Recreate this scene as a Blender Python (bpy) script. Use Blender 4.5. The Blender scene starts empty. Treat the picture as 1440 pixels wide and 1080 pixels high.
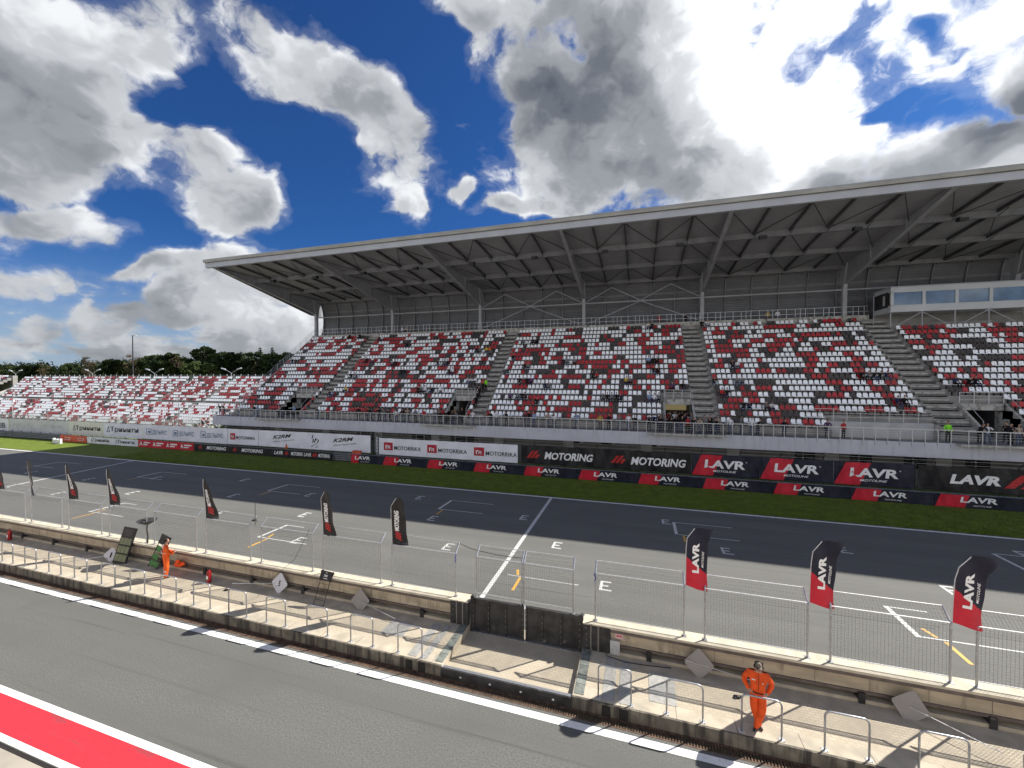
import bpy, math, random
from mathutils import Vector, Matrix
R = random.Random(7)
sc = bpy.context.scene
col = sc.collection
rad = math.radians
SUN = Vector((0.77, 0.655, 1.0)).normalized()

# ---------------------------------------------------------------- materials
def newmat(name):
    m = bpy.data.materials.new(name); m.use_nodes = True
    return m, m.node_tree.nodes, m.node_tree.links, m.node_tree.nodes['Principled BSDF']
def rgba(c): return (c[0], c[1], c[2], 1)
def mat(name, c, rough=.7, var=.12, scale=3.0, metal=0., bump=0., bscale=40., stretch=(1,1,1), c2=None, detail=5., spec=.4, contrast=(.35,.65)):
    m, n, l, b = newmat(name)
    b.inputs['Roughness'].default_value = rough; b.inputs['Metallic'].default_value = metal
    b.inputs['Specular IOR Level'].default_value = spec
    tc = n.new('ShaderNodeTexCoord'); mp = n.new('ShaderNodeMapping'); mp.inputs['Scale'].default_value = stretch
    l.new(tc.outputs['Object'], mp.inputs['Vector'])
    nz = n.new('ShaderNodeTexNoise'); nz.inputs['Scale'].default_value = scale; nz.inputs['Detail'].default_value = detail
    l.new(mp.outputs[0], nz.inputs['Vector'])
    cr = n.new('ShaderNodeValToRGB')
    cr.color_ramp.elements[0].position = contrast[0]; cr.color_ramp.elements[1].position = contrast[1]
    if c2 is None:
        c2 = tuple(min(1, v*(1+var)) for v in c); c1 = tuple(v*(1-var) for v in c)
    else: c1 = c
    cr.color_ramp.elements[0].color = rgba(c1); cr.color_ramp.elements[1].color = rgba(c2)
    l.new(nz.outputs['Fac'], cr.inputs[0]); l.new(cr.outputs[0], b.inputs['Base Color'])
    if bump:
        n2 = n.new('ShaderNodeTexNoise'); n2.inputs['Scale'].default_value = bscale; n2.inputs['Detail'].default_value = 3
        l.new(mp.outputs[0], n2.inputs['Vector'])
        bp = n.new('ShaderNodeBump'); bp.inputs['Strength'].default_value = bump; bp.inputs['Distance'].default_value = .02
        l.new(n2.outputs['Fac'], bp.inputs['Height']); l.new(bp.outputs[0], b.inputs['Normal'])
    return m
def mix2(m, fac_out, c2):            # lay another colour over the base colour by a mask
    n, l = m.node_tree.nodes, m.node_tree.links; b = n['Principled BSDF']
    src = b.inputs['Base Color'].links[0].from_socket
    mx = n.new('ShaderNodeMix'); mx.data_type = 'RGBA'
    l.new(fac_out, mx.inputs[0]); l.new(src, mx.inputs[6]); mx.inputs[7].default_value = rgba(c2)
    l.new(mx.outputs[2], b.inputs['Base Color'])
def noise_mask(m, scale, lo, hi, stretch=(1,1,1), detail=4.):
    n, l = m.node_tree.nodes, m.node_tree.links
    tc = n.new('ShaderNodeTexCoord'); mp = n.new('ShaderNodeMapping'); mp.inputs['Scale'].default_value = stretch
    l.new(tc.outputs['Object'], mp.inputs[0])
    nz = n.new('ShaderNodeTexNoise'); nz.inputs['Scale'].default_value = scale; nz.inputs['Detail'].default_value = detail
    l.new(mp.outputs[0], nz.inputs['Vector'])
    mr = n.new('ShaderNodeMapRange'); mr.inputs[1].default_value = lo; mr.inputs[2].default_value = hi
    l.new(nz.outputs['Fac'], mr.inputs[0]); return mr.outputs[0]

def asphalt(name, base, streak):
    m = mat(name, base, rough=.85, var=.3, scale=22, bump=.5, bscale=45, detail=8, contrast=(.3,.7), spec=.3)
    mix2(m, noise_mask(m, .9, .38, .75, (.06, 1, 1), 5), tuple(v*streak for v in base))
    mix2(m, noise_mask(m, .35, .5, .8, (1, 1, 1), 6), tuple(v*.85 for v in base))
    mix2(m, noise_mask(m, 2.6, .60, .72, STREAK, 3), tuple(v*.72 for v in base))
    mix2(m, noise_mask(m, 60, .66, .74, (1, 1, 1), 2), tuple(v*2.0 for v in base))
    mix2(m, noise_mask(m, 45, .70, .76, (1, 1, 1), 2), tuple(v*.4 for v in base))
    return m
M = {}
STREAK = (.03, 1.6, 1)
M['pit_asphalt'] = asphalt('pit_asphalt', (.124,.125,.116), .88)
M['track_asphalt'] = asphalt('track_asphalt', (.142,.141,.130), .82)
def white_paint(name, c=(.78,.78,.76), worn=(.3,.3,.29), amt=(.6,.75)):
    m = mat(name, c, rough=.6, var=.06, scale=5)
    mix2(m, noise_mask(m, 14, amt[0], amt[1], (1,1,1), 6), worn); return m
M['line'] = white_paint('line_paint'); M['linew'] = white_paint('worn_line_paint', (.62,.62,.6), (.2,.2,.19), (.52,.7))
M['linem'] = white_paint('track_paint', (.58,.58,.56), (.28,.28,.27), (.54,.72)); M['yellow'] = white_paint('yellow_paint', (.65,.36,.06), (.25,.18,.09), (.55,.72))
M['redpaint'] = white_paint('red_paint', (.53,.028,.042), (.45,.03,.045), (.5,.8))
mix2(M['redpaint'], noise_mask(M['redpaint'], 1.1, .62, .68, (.5, 2.2, 1), 7), (.34,.04,.05))
M['concrete'] = mat('concrete', (.45,.395,.305), .85, .14, 2.2, bump=.25, bscale=60)
mix2(M['concrete'], noise_mask(M['concrete'], 1.3, .5, .75), (.32,.29,.23))
M['paving'] = mat('paving', (.455,.395,.30), .85, .14, 1.6)
def bricks(m, w, h, c):
    n, l = m.node_tree.nodes, m.node_tree.links
    tc = n.new('ShaderNodeTexCoord'); br = n.new('ShaderNodeTexBrick')
    br.inputs['Scale'].default_value = 1; br.inputs['Brick Width'].default_value = w; br.inputs['Row Height'].default_value = h
    br.inputs['Mortar Size'].default_value = .012; br.inputs['Color1'].default_value = (0,0,0,1); br.inputs['Color2'].default_value = (.25,.25,.25,1); br.inputs['Mortar'].default_value = (1,1,1,1)
    l.new(tc.outputs['Object'], br.inputs['Vector'])
    mix2(m, br.outputs['Color'], c)
bricks(M['paving'], .2, .1, (.37,.32,.24))
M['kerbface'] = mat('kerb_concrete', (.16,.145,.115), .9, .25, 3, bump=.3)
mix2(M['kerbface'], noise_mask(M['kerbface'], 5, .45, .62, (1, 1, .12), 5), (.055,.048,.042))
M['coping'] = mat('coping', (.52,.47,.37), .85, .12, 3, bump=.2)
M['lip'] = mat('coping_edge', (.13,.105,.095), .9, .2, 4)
M['panelc'] = mat('barrier_panel', (.40,.34,.25), .85, .16, 1.5, stretch=(.7,1,3))
mix2(M['panelc'], noise_mask(M['panelc'], 4, .55, .7, (1,1,.25), 6), (.24,.2,.15))
M['plate'] = mat('cover_plate', (.36,.355,.33), .5, .15, 9, metal=.2)
M['greenplate'] = mat('green_plate', (.17,.185,.165), .6, .3, 5)
M['steel'] = mat('galvanised_steel', (.42,.43,.45), .38, .14, 14, metal=.75)
M['steelw'] = mat('pale_steel', (.55,.56,.57), .45, .1, 14, metal=.5)
M['wire'] = mat('fence_wire', (.20,.205,.21), .55, .1, 10, metal=.3)
M['rust'] = mat('rusty_grate', (.105,.065,.045), .9, .4, 6, bump=.2)
M['guard'] = mat('dull_guardrail', (.23,.235,.24), .5, .2, 3, metal=.4)
M['black'] = mat('black_plastic', (.012,.012,.013), .5, .2, 5)
M['darkslot'] = mat('dark_recess', (.02,.018,.017), .9, .1, 5)
M['darkmetal'] = mat('dark_metal', (.045,.044,.045), .5, .35, 3, metal=.3)
mix2(M['darkmetal'], noise_mask(M['darkmetal'], 2.2, .66, .74, (1,1,1), 8), (.16,.155,.15))
M['bolt'] = mat('bolt', (.2,.19,.18), .5, .2, 20, metal=.5)
M['grey_deck'] = mat('grandstand_concrete', (.27,.26,.245), .9, .14, .8, bump=.2)
mix2(M['grey_deck'], noise_mask(M['grey_deck'], .9, .5, .7, (1,1,.4), 6), (.2,.19,.175))
M['riser'] = mat('shaded_step_riser', (.16,.155,.145), .9, .2, 2)  # darker than the treads, colouring in the shade under each nosing
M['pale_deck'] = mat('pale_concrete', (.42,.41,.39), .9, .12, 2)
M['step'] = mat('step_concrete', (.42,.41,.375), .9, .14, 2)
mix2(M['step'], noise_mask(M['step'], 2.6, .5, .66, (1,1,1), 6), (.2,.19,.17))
M['parapet'] = mat('parapet_render', (.50,.505,.55), .8, .05, .5)
mix2(M['parapet'], noise_mask(M['parapet'], 3, .52, .75, (1,1,.1), 6), (.41,.415,.455))
M['lowerwall'] = mat('lower_wall', (.21,.205,.2), .85, .12, .7)
M['pillar'] = mat('pale_pillar', (.42,.42,.42), .85, .1, 1)
M['roofsteel'] = mat('roof_steel', (.185,.186,.195), .55, .12, 1.2, metal=.1)
M['roofsheet'] = mat('roof_sheet', (.262,.265,.275), .6, .1, .5)
def corrug(m, s, strength=.5, axis='X'):
    n, l = m.node_tree.nodes, m.node_tree.links
    tc = n.new('ShaderNodeTexCoord'); wv = n.new('ShaderNodeTexWave'); wv.bands_direction = axis
    wv.inputs['Scale'].default_value = s; l.new(tc.outputs['Object'], wv.inputs['Vector'])
    bp = n.new('ShaderNodeBump'); bp.inputs['Strength'].default_value = strength; bp.inputs['Distance'].default_value = .05
    l.new(wv.outputs['Fac'], bp.inputs['Height']); l.new(bp.outputs[0], n['Principled BSDF'].inputs['Normal'])
corrug(M['roofsheet'], 1.2, .5, 'Y')
M['backsheet'] = mat('back_sheet', (.135,.137,.145), .6, .1, .5); corrug(M['backsheet'], 1.3, .6, 'Z')
M['rafter'] = mat('rafter_steel', (.06,.06,.063), .6, .1, 1)
M['beam'] = mat('beam_steel', (.27,.27,.285), .5, .1, 1)
M['fascia'] = mat('fascia_steel', (.36,.365,.38), .5, .07, .6)
M['gutter'] = mat('gutter', (.30,.29,.26), .45, .12, .5)
M['colsteel'] = mat('column_steel', (.33,.335,.35), .55, .08, 1)
M['window'] = mat('window_glass', (.10,.16,.24), .08, .2, .8, spec=1.)
M['darkwin'] = mat('dark_window', (.012,.013,.016), .2, .2, 1)
M['pressw'] = mat('cabin_cladding', (.50,.51,.52), .6, .06, .6)
M['seatw'] = mat('white_seat', (.90,.91,.93), .38, .04, .7)
M['seatr'] = mat('red_seat', (.40,.012,.02), .4, .2, .5)
M['seatd'] = mat('grey_seat', (.048,.038,.038), .5, .25, .5)
M['seatp'] = mat('faded_red_seat', (.42,.07,.09), .5, .3, .3)
M['grass'] = mat('grass', (.085,.125,.008), .95, .3, 1.2, bump=1., bscale=25, c2=(.145,.19,.015), detail=10, contrast=(.3,.7))
mix2(M['grass'], noise_mask(M['grass'], 9, .5, .75, (1,1,1), 8), (.06,.092,.007))
M['field'] = mat('field', (.07,.09,.03), .95, .4, .05, c2=(.12,.12,.06))
M['white'] = mat('white_vinyl', (.74,.75,.80), .5, .07, .8, bump=.8, bscale=2.5)
M['whiteb'] = mat('grey_white_vinyl', (.55,.55,.56), .6, .08, .6)
M['cream'] = mat('cream_vinyl', (.66,.65,.58), .55, .05, 1)
M['navy'] = mat('navy_vinyl', (.010,.012,.028), .45, .3, 1, spec=.35, bump=1., bscale=3, stretch=(1,1,2.2))
M['blackv'] = mat('black_vinyl', (.012,.012,.014), .45, .3, 1, spec=.35, bump=1., bscale=3, stretch=(1,1,2.2))
M['redv'] = mat('red_vinyl', (.52,.012,.032), .5, .16, 1.5, bump=1., bscale=3)
M['redlogo'] = mat('red_print', (.45,.022,.022), .5, .05, 1)
M['crimson'] = mat('crimson_print', (.42,.02,.04), .5, .05, 1)
M['orangev'] = mat('orange_vinyl', (.55,.085,.04), .6, .2, 2)
M['txtw'] = mat('white_print', (.80,.80,.80), .5, .03, 1)
M['txtk'] = mat('black_print', (.012,.012,.014), .5, .05, 1)
M['txtb'] = mat('blue_print', (.02,.025,.10), .5, .05, 1)
M['txtlb'] = mat('slate_print', (.13,.19,.31), .5, .05, 1)
M['txtfaint'] = mat('faded_print', (.66,.66,.66), .5, .05, 1)
M['ext'] = mat('extinguisher_red', (.30,.012,.015), .3, .1, 4)
M['orange'] = mat('orange_overall', (.74,.085,.008), .75, .18, 6, bump=.9, bscale=7)
M['orange2'] = mat('bright_orange_overall', (.85,.12,.015), .75, .15, 6, bump=.9, bscale=7)
M['reflect'] = mat('reflective_tape', (.62,.6,.56), .4, .1, 5)
M['skin'] = mat('skin', (.42,.24,.17), .6, .08, 6)
M['hair'] = mat('dark_hair', (.018,.013,.010), .7, .2, 10)
M['shoe'] = mat('shoe', (.05,.045,.042), .6, .3, 8)
M['greenp'] = mat('green_board', (.03,.17,.03), .5, .3, 8)
M['ledp'] = mat('display_panel', (.17,.19,.11), .5, .15, 8)
M['signg'] = mat('grey_sign_back', (.27,.255,.25), .5, .06, 3)
M['signw'] = mat('white_sign', (.58,.58,.63), .5, .04, 3)
M['bluerope'] = mat('blue_rope', (.02,.04,.28), .7, .2, 8)
M['gold'] = mat('lit_interior', (.5,.42,.2), .7, .1, 2)
M['trunk'] = mat('bark', (.09,.065,.045), .9, .3, 3)
def leafmat(name, c, c2):
    m = mat(name, c, .75, c2=c2, scale=.35, detail=3, contrast=(.38,.62), spec=.15); return m
M['leaf1'] = leafmat('broad_leaves', (.014,.026,.009), (.038,.055,.017))
M['leaf2'] = leafmat('spruce_needles', (.008,.017,.009), (.018,.029,.013))
M['leaf3'] = leafmat('light_leaves', (.028,.045,.012), (.058,.080,.024))
M['leaf4'] = leafmat('autumn_twigs', (.045,.038,.020), (.09,.07,.035))
CL = {'k': ('black', (.012,.012,.014)), 'w': ('white', (.72,.72,.74)), 'g': ('grey', (.16,.16,.17)), 'b': ('light blue', (.22,.30,.46)),
      'r': ('red', (.45,.03,.03)), 'y': ('yellow', (.55,.38,.05)), 'o': ('orange', (.6,.14,.02)), 'p': ('purple', (.10,.05,.14)),
      'n': ('navy', (.02,.028,.07)), 'e': ('beige', (.38,.30,.24)), 'l': ('lime green', (.25,.75,.04)),
      'j': ('denim', (.05,.075,.14)), 't': ('tan', (.3,.22,.15))}
for k, (nm, c) in CL.items(): M['cl_'+k] = mat(nm.replace(' ', '_')+'_cloth', c, .85, .15, 9, spec=.2)

# ---------------------------------------------------------------- mesh builder
class MB:
    def __init__(s): s.v = []; s.f = []; s.m = []
    def box(s, x0, x1, y0, y1, z0, z1, mi=0):
        b = len(s.v)
        s.v += [(x0,y0,z0),(x1,y0,z0),(x1,y1,z0),(x0,y1,z0),(x0,y0,z1),(x1,y0,z1),(x1,y1,z1),(x0,y1,z1)]
        for f in ((0,3,2,1),(4,5,6,7),(0,1,5,4),(1,2,6,5),(2,3,7,6),(3,0,4,7)): s.f.append(tuple(b+i for i in f)); s.m.append(mi)
        return s
    def cbox(s, c, d, mi=0): return s.box(c[0]-d[0]/2, c[0]+d[0]/2, c[1]-d[1]/2, c[1]+d[1]/2, c[2]-d[2]/2, c[2]+d[2]/2, mi)
    def poly(s, pts, mi=0):
        b = len(s.v); s.v += [tuple(p) for p in pts]; s.f.append(tuple(range(b, b+len(pts)))); s.m.append(mi); return s
    def prism(s, pts, off, mi=0):    # polygon extruded by a vector
        b = len(s.v); n = len(pts); off = Vector(off)
        s.v += [tuple(p) for p in pts] + [tuple(Vector(p)+off) for p in pts]
        s.f.append(tuple(b+i for i in range(n))); s.m.append(mi)
        s.f.append(tuple(b+n+i for i in reversed(range(n)))); s.m.append(mi)
        for i in range(n):
            j = (i+1) % n; s.f.append((b+j, b+i, b+n+i, b+n+j)); s.m.append(mi)
        return s
    def tube(s, pts, r, n=6, mi=0, cap=True, r2=None):
        pts = [Vector(p) for p in pts]; b = len(s.v); k = len(pts); up0 = None
        for i, p in enumerate(pts):
            a = pts[max(0,i-1)]; c = pts[min(k-1,i+1)]; d = (c-a).normalized()
            if up0 is None: up0 = Vector((0,0,1)) if abs(d.z) < .9 else Vector((1,0,0))
            u = d.cross(up0).normalized(); w = u.cross(d).normalized(); up0 = w
            rr = r if r2 is None else r+(r2-r)*i/(k-1)
            for j in range(n):
                t = 2*math.pi*j/n+math.pi/n; s.v.append(tuple(p+u*math.cos(t)*rr+w*math.sin(t)*rr))
        for i in range(k-1):
            for j in range(n):
                j2 = (j+1) % n; s.f.append((b+i*n+j, b+i*n+j2, b+(i+1)*n+j2, b+(i+1)*n+j)); s.m.append(mi)
        if cap:
            s.f.append(tuple(b+j for j in reversed(range(n)))); s.m.append(mi)
            s.f.append(tuple(b+(k-1)*n+j for j in range(n))); s.m.append(mi)
        return s
    def bar(s, p, q, w, h=None, mi=0):  # rectangular bar between two points
        p = Vector(p); q = Vector(q); d = (q-p).normalized(); h = h or w
        up = Vector((0,0,1)) if abs(d.z) < .95 else Vector((0,1,0))
        u = d.cross(up).normalized()*w/2; t = u.cross(d).normalized()*h/2; b = len(s.v)
        for c in (p, q):
            for a, e in ((-1,-1),(1,-1),(1,1),(-1,1)): s.v.append(tuple(c+u*a+t*e))
        for f in ((0,1,2,3),(7,6,5,4),(0,4,5,1),(1,5,6,2),(2,6,7,3),(3,7,4,0)): s.f.append(tuple(b+i for i in f)); s.m.append(mi)
        return s
    def lathe(s, prof, c, n=14, mi=0):
        b = len(s.v); k = len(prof)
        for r, z in prof:
            for j in range(n):
                t = 2*math.pi*j/n; s.v.append((c[0]+r*math.cos(t), c[1]+r*math.sin(t), c[2]+z))
        for i in range(k-1):
            for j in range(n):
                j2 = (j+1) % n; s.f.append((b+i*n+j, b+i*n+j2, b+(i+1)*n+j2, b+(i+1)*n+j)); s.m.append(mi)
        s.f.append(tuple(b+j for j in reversed(range(n)))); s.m.append(mi)
        s.f.append(tuple(b+(k-1)*n+j for j in range(n))); s.m.append(mi)
        return s
    def ball(s, c, r, n=12, k=8, mi=0, fn=None):
        b = len(s.v); c = Vector(c)
        for i in range(k+1):
            th = math.pi*i/k
            for j in range(n):
                ph = 2*math.pi*j/n; s.v.append(tuple(c+Vector((r[0]*math.sin(th)*math.cos(ph), r[1]*math.sin(th)*math.sin(ph), r[2]*math.cos(th)))))
        for i in range(k):
            for j in range(n):
                j2 = (j+1) % n; f = (b+i*n+j, b+(i+1)*n+j, b+(i+1)*n+j2, b+i*n+j2)
                s.f.append(f); s.m.append(fn(Vector(s.v[f[0]])-c, Vector(s.v[f[2]])-c) if fn else mi)
        return s
    def add(s, verts, faces, mi=0):
        b = len(s.v); s.v += verts; s.f += [tuple(b+i for i in f) for f in faces]; s.m += [mi]*len(faces); return s
    def build(s, name, mats, parent=None, loc=(0,0,0), smooth=False, rotz=0):
        me = bpy.data.meshes.new(name); me.from_pydata(s.v, [], s.f)
        if not isinstance(mats, (list, tuple)): mats = [mats]
        for m in mats: me.materials.append(m)
        if len(mats) > 1: me.polygons.foreach_set('material_index', s.m)
        if smooth: me.polygons.foreach_set('use_smooth', [True]*len(me.polygons))
        me.update()
        o = bpy.data.objects.new(name, me); col.objects.link(o); o.location = loc; o.rotation_euler.z = rotz
        if parent: o.parent = parent
        return o
def tag(o, label=None, cat=None, group=None, kind=None):
    if label: o['label'] = label
    if cat: o['category'] = cat
    if group: o['group'] = group
    if kind: o['kind'] = kind
    return o
def thing(name, label, cat, loc=(0,0,0), group=None, rotz=0):
    o = bpy.data.objects.new(name, None); col.objects.link(o); o.location = loc; o.rotation_euler.z = rotz
    o.empty_display_size = .2
    return tag(o, label, cat, group)
def struct(name, mb, m, **k): return tag(mb.build(name, m, **k), kind='structure')
def copy_tree(o, parent=None):
    c = o.copy(); col.objects.link(c)
    if parent: c.parent = parent
    for ch in o.children: copy_tree(ch, c)
    return c
ORD = ['first','second','third','fourth','fifth','sixth','seventh','eighth','ninth','tenth','eleventh','twelfth','thirteenth','fourteenth','fifteenth','sixteenth','seventeenth','eighteenth','nineteenth','twentieth','twenty-first','twenty-second','twenty-third','twenty-fourth','twenty-fifth','twenty-sixth']
def sheet(x0, x1, y0, y1, z, mb=None, nx=1):
    mb = mb or MB()
    for i in range(nx):
        a = x0+(x1-x0)*i/nx; b = x0+(x1-x0)*(i+1)/nx
        mb.poly([(a,y0,z),(b,y0,z),(b,y1,z),(a,y1,z)])
    return mb

# text as flat meshes, cached: list of (verts2d, faces), width normalised to size 1
_tc = {}
def text2d(s, bold=.0, shear=0., spacing=1.):
    key = (s, bold, shear, spacing)
    if key in _tc: return _tc[key]
    cu = bpy.data.curves.new('t', 'FONT'); cu.body = s; cu.size = 1; cu.offset = bold; cu.shear = shear; cu.space_character = spacing
    cu.resolution_u = 3
    o = bpy.data.objects.new('t', cu); col.objects.link(o)
    dg = bpy.context.evaluated_depsgraph_get(); dg.update()
    me = bpy.data.meshes.new_from_object(o.evaluated_get(dg))
    v = [(p.co.x, p.co.y) for p in me.vertices]; f = [tuple(p.vertices) for p in me.polygons]
    bpy.data.objects.remove(o); bpy.data.curves.remove(cu); bpy.data.meshes.remove(me)
    x0 = min(p[0] for p in v); x1 = max(p[0] for p in v); y0 = min(p[1] for p in v); y1 = max(p[1] for p in v)
    v = [((p[0]-x0)/(x1-x0), (p[1]-y0)/(y1-y0)) for p in v]     # unit box
    _tc[key] = (v, f); return _tc[key]

# ---------------------------------------------------------------- ground, lanes, markings
struct('ground', sheet(-900, 700, -150, 1200, -.03), M['field'])
M['apron'] = mat('apron_concrete', (.33,.30,.25), .9, .12, 1.2, bump=.2)
struct('pit_apron', sheet(-60, 40, -30, 6.10, 0.004), M['apron'])
g = MB(); g.box(-60, 40, 6.11, 6.19, -.05, .002)
struct('slot_drain', g, M['darkslot'])
struct('pit_lane', sheet(-220, 60, 6.2, 11.52, 0, nx=8), M['pit_asphalt'])
mk = MB()
sheet(-220, 60, 6.22, 6.37, .004, mk); struct('pit_lane_inner_line', mk, M['line'])
struct('pit_lane_red_strip', sheet(-220, 60, 6.37, 7.20, .004), M['redpaint'])
struct('pit_lane_outer_line', sheet(-220, 60, 7.20, 7.385, .004), M['line'])
struct('pit_lane_edge_line', sheet(-220, 60, 11.17, 11.41, .004), M['line'])
# drain channel between the pit lane and the kerb
g = MB(); g.box(-220, 60, 11.55, 11.81, -.08, -.04); struct('drain_channel', g, M['darkslot'])
g = MB(); x = -46.
while x < 14:
    g.box(x, x+.035, 11.56, 11.80, -.03, 0.004); x += .075
g.box(-220, 60, 11.52, 11.56, -.05, .006); g.box(-220, 60, 11.80, 11.84, -.05, .006)
g.box(-220, -46, 11.56, 11.80, -.03, .003)
struct('drain_grate', g, M['rust'])
GX0, GX1 = -6.12, -1.86
# pit wall platform: kerb + paving, left and right of the gate opening
g = MB(); k = MB(); p = MB()
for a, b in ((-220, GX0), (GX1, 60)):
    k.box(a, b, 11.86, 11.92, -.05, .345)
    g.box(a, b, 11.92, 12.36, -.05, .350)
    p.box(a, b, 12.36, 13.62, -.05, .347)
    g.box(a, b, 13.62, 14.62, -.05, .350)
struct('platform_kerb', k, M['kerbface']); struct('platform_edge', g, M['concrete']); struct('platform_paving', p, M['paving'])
g = MB()                              # joints in the kerb
for i in range(60):
    x = 13 - 1.5*i
    if GX0-.1 < x < GX1+.1: continue
    g.box(x, x+.012, 11.855, 12.36, .0, .353)
struct('kerb_joints', g, M['lip'])
g = MB(); g.box(GX0, GX1, 11.98, 14.9, -.05, .10); struct('gate_ramp', g, M['paving'])
g = MB(); g.box(GX0, GX1, 11.84, 11.90, .0, .30, 0); g.box(GX0, GX1, 11.90, 12.02, -.02, .285, 1)
for i in range(4): g.cbox((GX0+.7+i*1.0, 11.83, .14), (.06,.02,.04), 2)
tag(g.build('ramp_threshold', [M['darkmetal'], M['steel'], M['txtw']]), 'dark steel threshold beam across the front of the gate ramp', 'threshold')
g = MB()
for x0 in (GX0-.32, GX1+.02):
    for j in range(5): g.box(x0+.01, x0+.30, 12.0+j*.42, 12.40+j*.42, .351, .362)
struct('ramp_side_plates', g, M['greenplate'])
plates = [(-9.05,-8.15,12.75,13.6),(-7.45,-7.12,12.0,13.9),(-6.98,-6.72,12.0,13.9),(-1.02,-.68,12.0,13.9),(-.55,-.22,12.0,13.9),(.3,1.05,12.35,13.6)]
g = MB()
for a, b, c, d in plates: g.box(a, b, c, d, .352, .360)
struct('cable_duct_covers', g, M['plate'])
g = MB()
for a in (-7.42, -6.95, -1.0, -.52): g.box(a, a+.24, 11.83, 11.858, .0, .30)
struct('duct_openings', g, M['darkslot'])

# race track
struct('race_track', sheet(-420, 90, 14.70, 32.30, 0, nx=10), M['track_asphalt'])
struct('track_edge_line', sheet(-420, 90, 32.30, 32.52, .004), M['line'])
struct('track_near_edge_line', sheet(-420, 90, 16.40, 16.62, .004), M['linew'])
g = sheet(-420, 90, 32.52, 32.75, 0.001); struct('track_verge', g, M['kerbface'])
mk = MB(); wk = MB(); ye = MB()
def ln(mb, x0, y0, x1, y1, w):
    d = Vector((x1-x0, y1-y0, 0)).normalized(); n = Vector((-d.y, d.x, 0))*w/2
    a = Vector((x0,y0,.005)); b = Vector((x1,y1,.005)); mb.poly([a-n, b-n, b+n, a+n])
ln(mk, -6.62, 16.62, -6.78, 32.3, .22)
ln(wk, -52.6, 16.62, -56.4, 32.3, .25)
for x in (2.2, -14.15, -30.4, -46.8, -63.4, 18.6, -79.7):
    ln(wk, x, 29.3, x, 27.1, .18); ln(wk, x+.11, 29.3, x+3.5, 29.3, .075); ln(wk, x+.11, 27.1, x+3.5, 27.1, .075); ln(ye, x+.4, 27.0, x+.4, 26.0, .13)
for x in (10.0, -6.3, -22.1, -38.0, -54.5):
    if x != -6.3: ln(mk, x, 21.2, x, 19.0, .19)
    ln(mk, x+.12, 19.05, x+3.6, 19.05, .07)
    if x != -6.3: ln(mk, x+.12, 21.15, x+1.4, 21.15, .07)
    ln(ye, x+(.75 if x!=-6.3 else .8), 18.95 , x+(.75 if x!=-6.3 else .8), 17.7, .14)
    ln(ye, x+.45, 19.7, x+.62, 19.15, .13)
for cx, cy in [(-4.51,23.24),(-1.47,19.36),(1.73,29.23),(4.69,25.3),(-7.59,27.19),(-22.55,23.13),(-16.88,29.21),(-13.56,25.17),(-10.42,21.19),(-19.36,19.36),(-25.99,27.2),(-50.14,25.12),(-46.42,21.26),(-40.71,23.26),(-31.8,25.18),(-35.64,29.37),(-28.56,21.57),(-44.61,27.43),(13.63,23.62),(11.0,27.4),(20.2,29.7),(-59.4,25.2)]:
    a, h = cx-.28, cy-.45
    mk.poly([(a,h,.006),(a+.13,h,.006),(a+.13,h+.9,.006),(a,h+.9,.006)])
    for q, w in ((0,.56),(.39,.40),(.78,.5)): mk.poly([(a+.13,h+q,.006),(a+w,h+q,.006),(a+w,h+q+.12,.006),(a+.13,h+q+.12,.006)])
struct('track_markings', mk, M['linem']); struct('worn_track_markings', wk, M['linew']); struct('yellow_track_marks', ye, M['yellow'])
struct('grass_strip', sheet(-420, 90, 32.75, 60, -.004, nx=12), M['grass'])

rr = random.Random(21); g = MB()
for _ in range(26000):
    x = -62+92*rr.random(); y = 32.66+6.2*rr.random()**1.6; h = rr.uniform(.05,.13); a = rr.uniform(0,3.1); d = .035
    g.poly([(x-d*math.cos(a), y-d*math.sin(a), -.01), (x+d*math.cos(a), y+d*math.sin(a), -.01), (x+rr.uniform(-.05,.05), y+rr.uniform(-.05,.05), h)])
tag(g.build('grass_tufts', M['grass']), 'short grass growing on the strip below the banners', 'grass', kind='stuff')
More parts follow.
